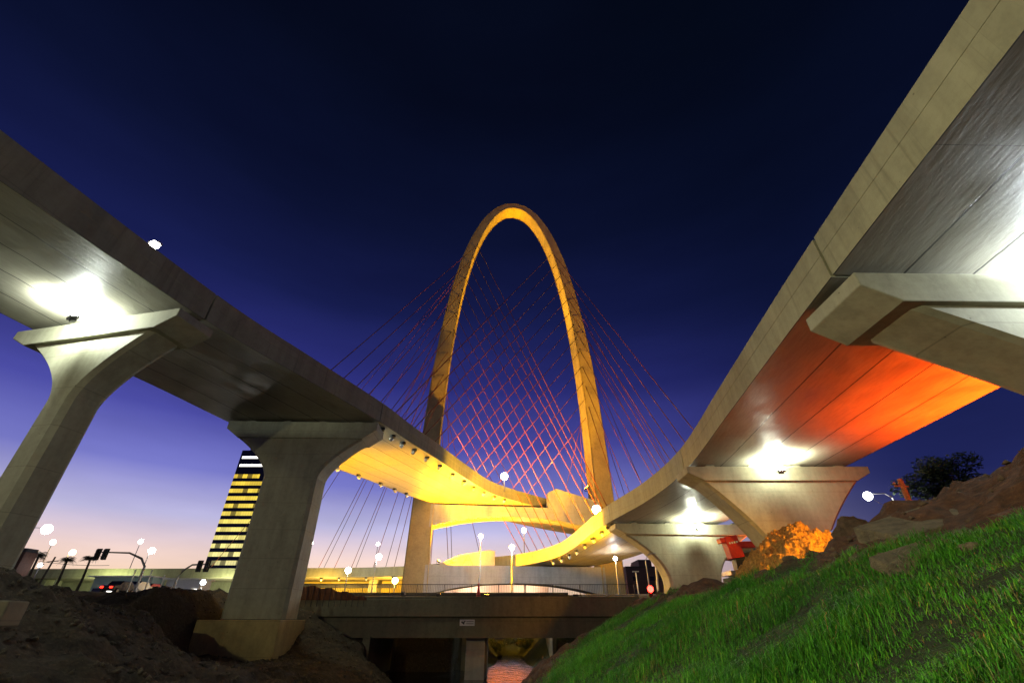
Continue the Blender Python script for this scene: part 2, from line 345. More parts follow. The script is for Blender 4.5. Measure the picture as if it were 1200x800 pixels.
# ------------------------------------------------------------------ ground
ST_ = [
 (-30, [(-400,3),(-60,3),(-30,2.6),(-23,1.6),(-16,-1.2),(-13,-2.5),(-10,-4.1),(-8.5,-5.2),(-3.5,-5.2),(-1.8,-2.9),(0,-1.7),(5.5,.8),(7,1.6),(12,3.8),(18,4.2),(30,4),(60,4),(400,4)]),
 (10,  [(-400,3),(-60,3),(-30,2.6),(-23,1.7),(-16,-1.2),(-13,-2.4),(-10,-4.1),(-8.5,-5.2),(-3.5,-5.2),(-1.8,-2.9),(0,-1.7),(5.5,.8),(7,1.3),(12,3.45),(18,3.6),(30,3.6),(60,4),(400,4)]),
 (17,  [(-400,3),(-60,3),(-32,2.2),(-23,1.9),(-16,-1.1),(-13,-2.3),(-10,-4.1),(-8.5,-5.2),(-3.0,-5.2),(-1.2,-2.6),(0,-1.7),(5,.55),(8,.9),(12,1.3),(18,1.6),(30,3),(60,3.4),(400,4)]),
 (22,  [(-400,3),(-60,3),(-32,2.3),(-23,2.25),(-16,-1.0),(-13,-2.3),(-10,-4.1),(-8.5,-5.2),(-2.5,-5.2),(-.5,-2.8),(1.0,-1.5),(5.3,.5),(8,.9),(12,1.3),(18,1.6),(30,3),(60,3.4),(400,4)]),
 (28,  [(-400,3),(-60,2),(-32,.8),(-23,.75),(-17,-1.6),(-13.5,-2.5),(-10,-4.2),(-8,-5.2),(-1.5,-5.2),(1,-3.2),(3,-1.6),(6.3,.5),(9,1.1),(12,1.5),(18,2.4),(30,3),(60,3.4),(400,4)]),
 (34,  [(-400,3),(-60,2),(-32,.6),(-24,.5),(-20.8,-2.0),(-17,-2.5),(-14,-2.7),(-10,-4.3),(-8,-5.2),(-.5,-5.2),(2,-3.6),(4.5,-1.8),(8,.5),(10,1.0),(13,1.5),(18,2.6),(30,3),(60,3.4),(400,4)]),
 (38,  [(-400,3),(-60,2.6),(-32,1.3),(-26,2.1),(-25,-1.5),(-24,-2.8),(-15.5,-2.7),(-12,-3.1),(-8,-5.2),(0,-5.2),(3,-3.6),(6,-1.6),(9,.5),(11,1.1),(14,1.8),(18,2.8),(30,3),(60,3.4),(400,4)]),
 (44,  [(-400,3),(-60,2.6),(-32,1.6),(-27,2.3),(-25.8,.2),(-25,-2.2),(-17.5,-2.4),(-12.2,-3.0),(-8.8,-5.2),(1,-5.2),(4,-3.6),(7.5,-1.0),(10.5,.8),(13,1.5),(16,2.3),(22,3),(30,3),(60,3.4),(400,4)]),
 (49.5,[(-400,3),(-60,2.6),(-32,1.8),(-27,2.2),(-23,1.6),(-19,.5),(-15,-1.8),(-12,-3.6),(-9.8,-5.2),(3,-5.2),(5.5,-3.6),(8,-1.4),(11.5,.9),(13.5,1.7),(17,2.4),(22,3),(30,3),(60,3.4),(400,4)]),
 (52,  [(-400,3),(-60,3),(-32,2.2),(-27,1.3),(-22,.0),(-18,-.9),(-13.8,-1.4),(-13.5,-5.2),(-9.8,-5.2),(4,-5.2),(8.2,-5.2),(8.8,-3.6),(9.2,-1.4),(11.5,-.6),(14,.4),(18,2),(22,3),(60,3.4),(400,4)]),
 (61,  [(-400,3),(-60,3),(-32,2.2),(-27,1.3),(-22,.0),(-18,-.9),(-13.8,-1.4),(-13.5,-5.2),(-9.8,-5.2),(4,-5.2),(8.2,-5.2),(8.8,-3.6),(9.2,-1.4),(11.5,-.6),(14,.4),(18,2),(22,3),(60,3.4),(400,4)]),
 (63.5,[(-400,3),(-60,3),(-32,2.4),(-27,2.1),(-22,2.0),(-18,2.0),(-6.9,2.0),(-6.8,-5.2),(-6,-5.2),(3,-5.2),(5.0,-5.2),(5.1,-.8),(5.3,1.9),(11.5,2),(14,2.1),(18,2.6),(22,3),(60,3.4),(400,4)]),
 (75,  [(-400,3.4),(-60,3.4),(-32,3.4),(-27,3.4),(-22,3.4),(-18,3.4),(-6.2,3.2),(-5.7,-1.2),(-2.4,-4.4),(-1.7,-5.2),(1.3,-5.2),(5.2,-1.6),(5.6,-.8),(7,3.2),(11.5,3.4),(14,3.4),(18,3.4),(22,3.4),(60,3.4),(400,4)]),
 (89, [(-400,3.4),(-60,3.4),(-32,3.4),(-27,3.4),(-22,3.4),(-18,3.4),(-6.2,3.2),(-5.7,-1.2),(-2.4,-4.4),(-1.7,-5.2),(1.3,-5.2),(5.2,-1.6),(5.6,-.8),(7,3.2),(400,4)]),
 (91, [(-400,3.4),(-60,3.4),(-32,3.4),(-27,3.4),(-22,3.4),(-18,3.4),(-6.2,3.2),(-5.7,-1.2),(-2.4,-3.3),(-1.7,-3.3),(1.3,-3.3),(5.2,-1.6),(5.6,-.8),(7,3.2),(400,4)]),
 (94, [(-400,3.4),(-60,3.4),(-32,3.4),(-27,3.4),(-22,3.4),(-18,3.4),(-6.2,3.2),(-5.7,-1.2),(-2.4,-3.3),(-1.7,-3.3),(1.3,-3.3),(5.2,-1.6),(5.6,-.8),(7,3.2),(400,4)]),
 (97, [(-400,3.4),(-60,3.4),(-32,3.4),(-27,3.4),(-22,3.4),(-18,3.4),(-6.2,3.2),(-5.7,-1.2),(-2.4,-4.4),(-1.7,-5.2),(1.3,-5.2),(5.2,-1.6),(5.6,-.8),(7,3.2),(400,4)]),
 (110, [(-400,3.4),(-60,3.4),(-32,3.4),(-27,3.4),(-22,3.4),(-18,3.4),(-6.2,3.2),(-5.7,-1.2),(-2.4,-4.4),(-1.7,-5.2),(1.3,-5.2),(5.2,-1.6),(5.6,-.8),(7,3.2),(11.5,3.4),(14,3.4),(18,3.4),(22,3.4),(60,3.4),(400,4)]),
 (260, [(-400,3.4),(-60,3.4),(-32,3.4),(-27,3.4),(-22,3.4),(-18,3.4),(-6.2,3.2),(-5.7,-1.2),(-2.4,-4.4),(-1.7,-5.2),(1.3,-5.2),(5.2,-1.6),(5.6,-.8),(7,3.2),(11.5,3.4),(400,4)]),
 (266, [(-400,3.4),(400,3.4)]),
]
SY = [s[0] for s in ST_]
def ground_base(x, y):
    x = np.asarray(x, float); y = np.asarray(y, float)
    zs = np.array([np.interp(x, [k[0] for k in st[1]], [k[1] for k in st[1]]) for st in ST_])
    idx = np.clip(np.searchsorted(SY, y, 'right')-1, 0, len(SY)-2)
    y0 = np.take(SY, idx); y1 = np.take(SY, idx+1); t = np.clip((y-y0)/(y1-y0), 0, 1)
    a = np.take_along_axis(zs, idx[None], 0)[0]; b = np.take_along_axis(zs, idx[None]+1, 0)[0]
    return a*(1-t)+b*t
def turf(x, y):     # 1 where the grass grows on the right bank
    crest = np.interp(y, [-30, 10, 17, 22, 28, 36, 44], [6.6, 6.3, 5.6, 5.4, 6.2, 8.0, 9.0])
    foot = np.interp(y, [-30, 12, 17, 22, 28, 36, 44], [-2.2, -1.1, 1.5, 3.5, 5.9, 8.6, 9.6])
    n = fbm(x*.9, y*.9, 4, 31)*3.0-.25
    return np.clip((x-foot+n*.5)/.5, 0, 1)*np.clip((crest+n-x)/.5, 0, 1)*np.clip((29-y)/4, 0, 1)
def ground_z(x, y):
    x = np.asarray(x, float); y = np.asarray(y, float)
    z = ground_base(x, y)
    tf = turf(x, y)
    rough = np.where((y < 62) | ((np.abs(x) < 7) & (y < 110)), 1.0, 0.0)*np.clip((55-np.abs(x))/20, 0, 1)
    wet = np.clip((z+5.0)/1.5, 0, 1)
    am = (1-.75*tf)*rough*wet
    z = z+am*(fbm(x*.30, y*.30, 3, 3)*.6+fbm(x*1.1, y*1.1, 4, 9)*.75)
    z = z+am*np.clip(fbm(x*2.6, y*2.6, 3, 17), 0, 1)*.5
    return z
def axis(a, b, fine0, fine1, st, far):
    c = list(np.arange(fine0, fine1+1e-6, st)); s = st; v = fine1
    while v < b: s *= far; v += s; c.append(v)
    s = st; v = fine0
    while v > a: s *= far; v -= s; c.insert(0, v)
    return np.array(c)
gx = axis(-3000, 3000, -30, 20, .22, 1.14); gy = axis(-60, 4500, 2, 66, .25, 1.14)
GX, GY = np.meshgrid(gx, gy); GZ = ground_z(GX.ravel(), GY.ravel()); nx, ny = len(gx), len(gy)
me = bpy.data.meshes.new('ground')
vv = np.stack([GX.ravel(), GY.ravel(), GZ], 1)
ii = (np.arange(ny-1)[:, None]*nx+np.arange(nx-1)[None]).ravel(); quads = np.stack([ii, ii+1, ii+nx+1, ii+nx], 1)
me.vertices.add(len(vv)); me.vertices.foreach_set('co', vv.astype(np.float32).ravel())
me.loops.add(quads.size); me.loops.foreach_set('vertex_index', quads.astype(np.int32).ravel())
me.polygons.add(len(quads)); me.polygons.foreach_set('loop_start', np.arange(0, quads.size, 4, dtype=np.int32)); me.polygons.foreach_set('loop_total', np.full(len(quads), 4, np.int32))
me.polygons.foreach_set('use_smooth', np.ones(len(quads), bool))
me.update(); me.validate()
ca = me.color_attributes.new('turf', 'FLOAT_COLOR', 'POINT'); tv = np.maximum(turf(GX.ravel(), GY.ravel()), ((GY.ravel() > 62) & (GY.ravel() < 262) & (np.abs(GX.ravel()) < 7.5) & (GZ < 3.1))*.95); ca.data.foreach_set('color', np.stack([tv, tv, tv, np.ones_like(tv)], 1).astype(np.float32).ravel())
me.materials.append(M['earth'])
ground = bpy.data.objects.new('ground', me); COL.objects.link(ground); ground['kind'] = 'structure'
def gz(x, y): return float(ground_z(np.array([x]), np.array([y]))[0])

m = MB(); m.v = [(-14, -25, -4.75), (10, -25, -4.75), (10, 262, -4.75), (-14, 262, -4.75)]; m.face((0, 1, 2, 3))
w = m.build('water', 'creek_water'); w['kind'] = 'structure'
def road_mb(x0, x1, y0, y1, z):
    m = MB(); m.v = [(x0, y0, z), (x1, y0, z), (x1, y1, z), (x0, y1, z)]; m.face((0, 1, 2, 3)); return m
r = MB().box((-70, 79, 2.96), (156, 13, 1.0)).build('road', 'asphalt'); r['kind'] = 'structure'

# ------------------------------------------------------------------ viaducts: plan stations  (left edge, right edge, soffit height)
def catmull(P, n):
    P = [np.array(p, float) for p in P]; out = []; par = []
    for i in range(len(P)-1):
        p0 = P[max(i-1, 0)]; p1 = P[i]; p2 = P[i+1]; p3 = P[min(i+2, len(P)-1)]
        for k in range(n):
            t = k/n; out.append(.5*((2*p1)+(-p0+p2)*t+(2*p0-5*p1+4*p2-p3)*t*t+(-p0+3*p1-3*p2+p3)*t**3)); par.append(i+t)
    out.append(P[-1]); par.append(len(P)-1); return np.array(out), np.array(par)
LEFT = [(-35.0,-6,-26.2,-6,15.7),(-34.0,9,-23.5,8,16.25),(-32.8,26,-20.4,24.2,16.95),(-31.4,35,-17.6,33.6,17.45),(-30,46,-14.1,44.6,18.0),
        (-28.2,54,-12.35,51.8,18.3),(-26,63,-10.2,59.8,18.7),(-23,72.5,-7.4,71,19.2),(-19.2,86,-3.4,84.5,19.9),(-13.5,98,4.5,96.5,20.4),
        (-4,111,14,106,20.5),(10,123,28,112.5,19.8),(32,130,44,116.5,17.5),(60,132.5,62,118,13.5),(130,133,130,118.5,5)]
RIGHT = [(10.9,-10,28.0,-10,12),(12.0,2,28.4,2,12),(13.15,14,28.8,14.6,12),(13.8,20,29.3,20,12),(14.75,28,29.9,28,12),(16.2,41.7,30.4,41.5,11.9),
         (15.3,52,29.9,52.5,11.5),(12.9,61.8,27.7,64,11.05),(11.7,67.5,26.3,71,10.7),(9,84.5,21.8,88,9.8),(4.9,93,16.4,99,9.35),(0,98.8,10.5,107,9.2),
         (-5,103,4,113,9.2),(-16,113.5,-8,124.5,9.2),(-28,121,-23,133.5,9.2),(-42,124,-40,137.5,9.2),(-56,124.6,-56,138.6,9.2),(-108,126.4,-108,140,9.2),(-200,128,-200,142,9.2)]
NEAR = [(10.9,-10,39.5,-10,12),(12.0,2,39.5,2,12),(13.15,14,39.0,14.9,12)]
LS, LP = catmull(LEFT, 10); RS, RP = catmull(RIGHT, 10); NS, NP = catmull(NEAR, 10)
GIR, PAR = 1.18, 2.1
def deck(name, label, S, Pm, a, b, group, sof='soffit_concrete', cat='viaduct span', panels=5, gap=.07):
    sel = [i for i in range(len(Pm)) if a-1e-6 <= Pm[i] <= b+1e-6]; pts = [S[i].copy() for i in sel]
    def pull(p, q):      # open the movement joint
        d = q-p; return p+d*(gap/np.linalg.norm(d[:2]))
    pts[0] = pull(pts[0], pts[1]); pts[-1] = pull(pts[-1], pts[-2])
    mid = pts[len(pts)//2]; root = thing(name, label, cat, ((mid[0]+mid[2])/2, (mid[1]+mid[3])/2, mid[4]), group)
    g = MB(); g.mat(sof); g.mat('fascia_concrete'); gv = 0.0
    prev = None
    for i, p in enumerate(pts):
        lx, ly, rx, ry, z = p
        if prev is not None: gv += math.hypot((lx+rx-prev[0]-prev[2])/2, (ly+ry-prev[1]-prev[3])/2)
        n = len(g.v)
        d = Vector((rx-lx, ry-ly, 0)).normalized(); k = .012
        L = Vector((lx, ly, z)); Rr = Vector((rx, ry, z))
        g.v += [tuple(L), tuple(Rr), tuple(Rr+Vector((0, 0, GIR))), tuple(L+Vector((0, 0, GIR)))]
        if prev is not None:
            o = n-4
            g.face((o, o+1, n+1, n), sof, [(0, pv), (panels, pv), (panels, gv), (0, gv)])
            g.face((o+1, o+2, n+2, n+1), 'fascia_concrete'); g.face((o+2, o+3, n+3, n+2), 'fascia_concrete'); g.face((o+3, o, n, n+3), 'fascia_concrete')
        pv = gv; prev = p
    g.face((3, 2, 1, 0), 'fascia_concrete'); n = len(g.v)-4; g.face((n, n+1, n+2, n+3), 'fascia_concrete')
    g.build('girder', None, root)
    for side in (0, 1):
        rings = []
        for p in pts:
            lx, ly, rx, ry, z = p; d = Vector((rx-lx, ry-ly, 0)).normalized()
            e = Vector((lx, ly, z)) if side == 0 else Vector((rx, ry, z)); d = d if side == 0 else -d; u = Vector((0, 0, 1))
            e = e-d*.015
            rings.append([e+u*(GIR+.004), e+u*PAR, e+d*.22+u*PAR, e+d*.32+u*(GIR+.35), e+d*.42+u*(GIR+.004)])
        MB().rings(rings).build('parapet', 'fascia_concrete', root)
    return root
LG, RG_ = 'spans of the left upper viaduct', 'spans of the right lower viaduct'
L_near = deck('viaduct_span', 'upper left concrete viaduct span cut by the left frame edge, white lit underneath', LS, LP, 0, 2, LG)
L_mid = deck('viaduct_span', 'dim brown concrete viaduct span between the two left hammerhead piers', LS, LP, 2, 4, LG)
L_cab = deck('bridge_deck', 'upper curved bridge deck with glowing yellow underside sweeping towards the arch', LS, LP, 4, 14, LG, 'cable_soffit', 'bridge deck', 6)
R_near = deck('viaduct_span', 'nearest right viaduct span overhead in the top right corner with white lit glossy underside', NS, NP, 0, 2, RG_, panels=9)
R_mid = deck('viaduct_span', 'right viaduct span with red and orange lit underside above the orange dirt heap', RS, RP, 2, 5, RG_)
R_third = deck('viaduct_span', 'short right viaduct span with dim underside above the farthest right pier', RS, RP, 5, 7, RG_)
R_cab = deck('bridge_deck', 'lower curved bridge deck with yellow edge crossing beneath the arch to the far left', RS, RP, 7, 18, RG_, 'cable_soffit', 'bridge deck', 6)

def samp(S, Pm, par):
    return np.array([np.interp(par, Pm, S[:, k]) for k in range(5)])
def anchors(root, S, Pm, side, pars, lit=False):
    for q in pars:
        p = samp(S, Pm, q); p2 = samp(S, Pm, q+.05)
        d = Vector((p[2]-p[0], p[3]-p[1], 0)).normalized(); f = Vector((p2[0]-p[0], p2[1]-p[1], 0)).normalized()
        e = Vector((p[0], p[1], p[4])) if side == 0 else Vector((p[2], p[3], p[4])); d = d if side == 0 else -d
        c = e+d*.85; m = MB()
        m.tube([c+Vector((0, 0, .02)), c+Vector((0, 0, -.30))-d*.05], [.34, .30], 10, 'steel_dark')
        m.tube([c+Vector((0, 0, -.30)), c+d*.25+Vector((0, 0, -.62))], [.24, .22], 10, 'white_paint')
        m.box(c+d*.1+Vector((0, 0, -.22)), (.5, .5, .1), math.atan2(d.y, d.x), 'steel_grey')
        m.build('cable_anchor', None, root)
anchors(L_cab, LS, LP, 1, [4.25, 4.62, 5.0, 5.4, 5.85, 6.3, 6.75, 7.15, 7.5, 7.85, 8.15, 8.4])
anchors(L_cab, LS, LP, 0, [4.5, 5.05, 5.55, 6.05, 6.6, 7.15, 7.5, 7.8])
anchors(R_cab, RS, RP, 0, [7.2, 7.55, 7.95, 8.25, 8.5, 8.75, 9.0, 9.3, 9.6])
anchors(R_cab, RS, RP, 0, [13.6, 14.1, 14.6, 15.1, 15.6, 16.05, 16.2])

# ------------------------------------------------------------------ hammerhead piers
def pier(label, base, rz, stem_w, stem_d, cap_w, cap_d, cap_h, top_z, flare_w, flare_h, base_z, group, power=1.8, inset=.35):
    root = thing('viaduct_pier', label, 'bridge pier', (base[0], base[1], base_z), group)
    rot = Matrix.Rotation(rz, 4, 'Z'); B = Vector((base[0], base[1], 0))
    def X(x, y, z): return B+(rot @ Vector((x, y, 0)))+Vector((0, 0, z))
    cb = top_z-cap_h; ch = .28
    def ring(w, d, z):
        a, b, c = w/2, d/2, min(ch, d*.2)
        return [X(-a+c, -b, z), X(a-c, -b, z), X(a, -b+c, z), X(a, b-c, z), X(a-c, b, z), X(-a+c, b, z), X(-a, b-c, z), X(-a, -b+c, z)]
    rings = [ring(stem_w*1.04, stem_d*1.02, base_z)]
    zf = cb-flare_h; rings.append(ring(stem_w, stem_d, zf))
    for i in range(1, 15):
        t = i/14; w = stem_w+(flare_w-stem_w)*(t**power); rings.append(ring(w, stem_d+(cap_d-.5-stem_d)*t*.8, zf+(cb+.02-zf)*t))
    MB().rings(rings).build('stem', 'pier_concrete', root, bevel=.0)
    # recessed front band that shows as a shallow groove under the cap
    a, e, rise = cap_w/2, 1.25, cap_h*.55
    prof = [(-a, top_z), (-a, cb+rise), (-a+e*1.1, cb), (a-e*1.1, cb), (a, cb+rise), (a, top_z)]
    MB().prism([X(x, -cap_d/2, zz) for x, zz in prof], rot.to_3x3() @ Vector((0, cap_d, 0))).build('cap', 'pier_concrete', root, bevel=.05)
    for k in range(4):
        x = (-.36+.24*k)*cap_w
        for yy in (-cap_d*.28, cap_d*.28):
            m = MB(); m.box(X(x, yy, top_z+.10), (.75, .6, .2), rz, 'slab_concrete'); m.box(X(x, yy, top_z+.23), (.55, .45, .10), rz, 'rubber'); m.build('bearing', None, root)
    return root, X
GAPB = .30
PG = 'hammerhead piers of the viaducts'
p1, X1 = pier('tall leaning looking pier at the left frame edge with floodlit hammerhead cap', (-26.9, 25.1), R(-12), 1.9, 1.9, 13.1, 2.7, 1.25, 16.62, 9.6, 4.2, .0, PG, 1.7)
p2, X2 = pier('brown hammerhead pier left of centre standing on a square footing', (-21.9, 45.4), R(2), 5.2, 3.0, 15.4, 3.0, 1.75, 17.70, 12.6, 4.0, .15, PG, 1.6)
p3, X3 = pier('huge flared pier at the right frame edge, nearest to the viewer', (26.2, 15.3), R(1), 5.0, 2.6, 25.4, 3.3, 1.40, 11.70, 21.4, 4.3, 2.0, PG, 1.15)
p4, X4 = pier('flared pier rising behind the orange dirt heap with white floodlit cap', (23.7, 41.0), R(0), 4.4, 2.8, 16.2, 3.0, 1.25, 11.70, 13.8, 5.8, 2.0, PG, 1.35)
p5, X5 = pier('farthest right flared pier streaked with stains beside the red traffic light', (22.6, 63.2), R(4), 6.6, 2.8, 18.8, 3.0, 1.30, 10.72, 16.4, 5.6, 1.6, PG, 2.0)

def floodlight(root, pos, target, energy, color, lens, up=0, name='floodlight'):
    pos = Vector(pos); d = (Vector(target)-pos).normalized(); q = d.to_track_quat('Z', 'Y').to_matrix()
    m = MB(); m.box(pos, (.62, .42, .16), rot=q); m.box(pos-d*.16, (.36, .26, .14), rot=q); h = m.build(name, 'steel_dark', root)
    l = MB(); l.box(pos+d*.10, (.54, .34, .03), rot=q); l.build('lens', lens, h)
    lamp('floodlight_beam', 'POINT', pos+d*.75, energy, color, h, None, .25)
    if up: lamp('floodlight_beam', 'SPOT', pos+d*.6, up, color, h, pos+d*.6+Vector((0, 0, 5)), .25, 172, .25)
    return h
WHT = (.95, 1.0, .76)
floodlight(p1, X1(0.2, -2.6, 15.9), X1(0, -3.2, 17.5), 3000, (.92, 1, .90), 'lens_white', 9500)
floodlight(p2, X2(0.5, 2.2, 16.6), X2(0, 6, 19), 2600, WHT, 'lens_white')  # assumed lamp out of direct view behind the cap
floodlight(p3, X3(-4.2, -3.1, 10.6), X3(-4.2, -4.4, 12.5), 1600, (.86, .95, 1.0), 'lens_white', 7000)  # assumed lamp beyond the right frame edge
floodlight(p4, X4(-0.6, -2.8, 10.9), X4(-.6, -3.2, 12.5), 900, WHT, 'lens_white', 12000)
floodlight(p5, X5(0.8, -2.6, 10.0), X5(.8, -3.2, 11.5), 1900, WHT, 'lens_white', 9000)

# footing the middle left pier stands on
ft = MB().box((-21.9, 44.6, -1.35), (6.6, 5.6, 2.9), R(2)).build('pier_footing', 'yellow_lit_concrete', bevel=.06)
tag(ft, 'square yellow lit concrete footing block under the middle left pier', 'footing')

# ------------------------------------------------------------------ the arch
AU = Vector((.989, .148, 0)); AN = Vector((-.148, .989, 0)); AC = Vector((.7, 98.1, 0)); AH = 111.2
arch = thing('bridge_arch', 'tall slender golden lit concrete arch carrying red orange lit stay cables', 'bridge arch', AC)
def A(u, v, z): return AC+AU*u+AN*v+Vector((0, 0, z))
def ax(z): return 19.15*(1-(min(z, AH)/AH)**2.9)**(1/2.05)
cl = []
zs = [1.0, 6, 12, 20, 28, 36, 44, 52, 60, 67, 74, 80, 86, 91, 95, 99, 102.5, 105.5, 107.8, 109.5, 110.6]
cl = [(-ax(z), z) for z in zs]+[(0, AH)]+[(ax(z), z) for z in reversed(zs)]
rings = []
for i, (u, z) in enumerate(cl):
    a = cl[max(i-1, 0)]; b = cl[min(i+1, len(cl)-1)]
    d = Vector((b[0]-a[0], b[1]-a[1])).normalized(); n = Vector((-d.y, d.x))      # outward normal in the arch plane
    h = z/AH; th = (4.9-1.0*min(h/.35, 1)-1.5*max(0, (h-.35)/.65)**1.5)/2; dp = 4.8/2-.25*h
    c = .22; o = []
    for (s1, s2) in ((-1, -1), (-1, 1), (1, 1), (1, -1)):
        for k in ((0, 1) if s1*s2 > 0 else (1, 0)):
            uu = s1*(th-(c if k else 0)); v2 = s2*(dp-(0 if k else c))
            p = Vector((u, z))+n*uu; o.append(A(p.x, v2, p.y))
    rings.append(o)
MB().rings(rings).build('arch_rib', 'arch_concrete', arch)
def beam(name, z_top, z_mid, z_end, v0, v1, half=17.6):
    P = [(-half, z_top), (half, z_top)]+[(half*(1-2*i/24), z_end+(z_mid-z_end)*(1-abs(1-2*i/24)**2.2)) for i in range(25)]
    return MB().prism([A(u, v0, z) for u, z in P], AN*(v1-v0)).build(name, 'beam_concrete', arch)
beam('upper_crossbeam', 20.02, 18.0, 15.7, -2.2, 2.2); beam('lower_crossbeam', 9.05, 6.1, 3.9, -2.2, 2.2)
for name, P, v0, v1 in (('upper_haunch', [(6.6, 20.03), (6.8, 23.2), (8.6, 24.0), (17.8, 21.6), (17.8, 20.03)], -2.15, -.2),
                        ('lower_haunch', [(-17.6, 9.06), (-15.5, 9.2), (-11, 11.0), (-5.2, 12.0), (-4.2, 11.8), (-4.2, 9.06)], -.5, 1.6)):
    MB().prism([A(u, v0, z) for u, z in P], AN*(v1-v0)).build(name, 'beam_concrete', arch)

def cable_fan(side, S, Pm, edge, p0, p1, n, z0, z1, front=True):
    for i in range(n):
        t = i/(n-1); q = p0+(p1-p0)*t; p = samp(S, Pm, q); d = Vector((p[2]-p[0], p[3]-p[1], 0)).normalized()
        e = Vector((p[0], p[1], p[4]))+d*.55 if edge == 0 else Vector((p[2], p[3], p[4]))-d*.55
        e.z += GIR+.2; z = z0+(z1-z0)*t
        u = side*(ax(z)-.9); a = A(u, -1.9 if front else 1.9, z)
        MB().tube([e, a], .07, 6).build('stay_cable', 'cable_red_lit', arch, smooth=True)
cable_fan(1, LS, LP, 1, 8.85, 4.35, 13, 42, 93)            # right leg to the upper deck's near edge
cable_fan(-1, LS, LP, 0, 7.6, 4.4, 9, 44, 92)              # left leg to its far edge
cable_fan(-1, RS, RP, 0, 10.6, 7.15, 13, 42, 93)           # left leg to the lower deck's near edge
cable_fan(1, RS, RP, 1, 8.9, 6.3, 10, 44, 92)              # right leg to its far edge
cable_fan(-1, RS, RP, 0, 12.9, 16.5, 10, 44, 92, False)    # left leg back to the lower deck
cable_fan(-1, RS, RP, 1, 12.9, 16.5, 7, 46, 92, False)
cable_fan(1, LS, LP, 1, 9.8, 12.4, 7, 44, 92, False)
# mostly assumed floodlights standing on the beams and decks that colour the bridge
YEL = (1.0, .46, .0); AMB = (1.0, .50, .01)
def mini_flood(loc, target, energy, color, label, lens='lens_yellow', cone=110, soft=.4, blend=.7):
    r = thing('ground_floodlight', label, 'floodlight', loc); loc = Vector(loc)
    d = (Vector(target)-loc).normalized(); q = d.to_track_quat('Z', 'Y').to_matrix()
    m = MB(); m.box(loc+Vector((0, 0, .06)), (.5, .3, .12)); m.box(loc+Vector((-.34, 0, .3)), (.05, .1, .5)); m.box(loc+Vector((.34, 0, .3)), (.05, .1, .5)); m.build('bracket', 'steel_dark', r)
    c = loc+Vector((0, 0, .55)); h = MB().box(c, (.6, .5, .3), rot=q).build('housing', 'steel_dark', r); MB().box(c+d*.17, (.5, .42, .03), rot=q).build('lens', lens, h)
    lamp('floodlight_beam', 'SPOT', c+d*.3, energy, color, h, c+d*10, soft, cone, blend)
    return r
mini_flood(A(-15.2, -1.2, 9.21), A(-3, -6, 22), 140000, YEL, 'yellow floodlight at the foot of the white left arch leg on the lower crossbeam', cone=165)
mini_flood(A(14.6, -1.6, 9.05), A(0, -4, 22), 100000, YEL, 'assumed yellow floodlight beside the right arch leg on the lower crossbeam', cone=165)  # this one and those below are assumed, placed for their light
gl = (-9.5, 66, gz(-9.5, 66)); mini_flood(gl, (9, 82, 16.5), 120000, YEL, 'assumed ground floodlight on the street aimed at the lower deck edge', cone=54, blend=.4)
gl = (-14.5, 68, gz(-14.5, 68)); mini_flood(gl, (-2, 93, 25), 120000, (1, .40, 0), 'assumed ground floodlight on the street aimed up at the upper deck', cone=46, blend=.35)
gl = (-21.5, 62.5, gz(-21.5, 62.5)); mini_flood(gl, (-18.5, 65, 19), 40000, YEL, 'assumed ground floodlight behind the middle left pier aimed straight up at the upper deck', cone=92)
for sd, lab in ((-1, 'left'), (1, 'right')):
    for k, (tgt, en, cone, w_) in enumerate((((-17, 50), 60000, 70, 'lower'), ((-9, 98), 420000, 46, 'upper'))):
        mini_flood(A(sd*15.9, -1.3+1.7*k, 24.3), A(sd*tgt[0], 0, tgt[1]), en, AMB, 'assumed amber floodlight on the %s arch leg aimed across at the %s part of the arch' % (lab, w_), cone=cone)
mini_flood((3.5, 60.4, 1.88), (-3.5, 84, 21), 150000, (1, .46, 0), 'assumed amber floodlight on the road bridge aimed at the upper deck edge', cone=44)
gl = (-3.0, 60.4, 1.88); mini_flood(gl, A(-10, -2, 66), 90000, AMB, 'assumed amber floodlight on the road bridge aimed up at the left half of the arch', cone=62)
gl = (7.5, 60.4, 1.88); mini_flood(gl, A(12, -2, 50), 130000, AMB, 'assumed amber floodlight on the road bridge aimed up at the right half of the arch', cone=62)

gl = A(-5, -16, 0); gl = (gl.x, gl.y, gz(gl.x, gl.y)); mini_flood(gl, A(-9.5, -.5, 11.2), 6000, YEL, 'assumed yellow street floodlight aimed at the wedge on the left of the lower crossbeam', cone=42, blend=.3)  # assumed flood, added to turn the wedge yellow
# ------------------------------------------------------------------ low road bridge over the creek
br = thing('road_bridge', 'low dark concrete road bridge crossing the creek in front of the arch', 'bridge', (-4, 56, 0))
BX0, BX1 = -23.5, 12.6
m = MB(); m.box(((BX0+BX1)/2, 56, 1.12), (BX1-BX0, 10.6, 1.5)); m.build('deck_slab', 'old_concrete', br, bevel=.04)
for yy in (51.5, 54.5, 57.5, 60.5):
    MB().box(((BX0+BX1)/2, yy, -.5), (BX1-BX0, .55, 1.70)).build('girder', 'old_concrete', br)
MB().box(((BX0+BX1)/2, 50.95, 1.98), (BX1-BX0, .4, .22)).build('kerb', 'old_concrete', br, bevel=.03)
m = MB(); x = BX0
m.box(((BX0+BX1)/2, 50.95, 3.14), (BX1-BX0, .06, .06)); m.box(((BX0+BX1)/2, 50.95, 2.2), (BX1-BX0, .04, .05))
while x < BX1:
    m.box((x, 50.95, 2.62), (.022, .022, 1.0)); x += .17
m.build('railing', 'steel_dark', br)
m = MB()
for k in range(14): m.box((BX0+.3+k*(BX1-BX0-.6)/13, 50.95, 2.62), (.06, .06, 1.06))
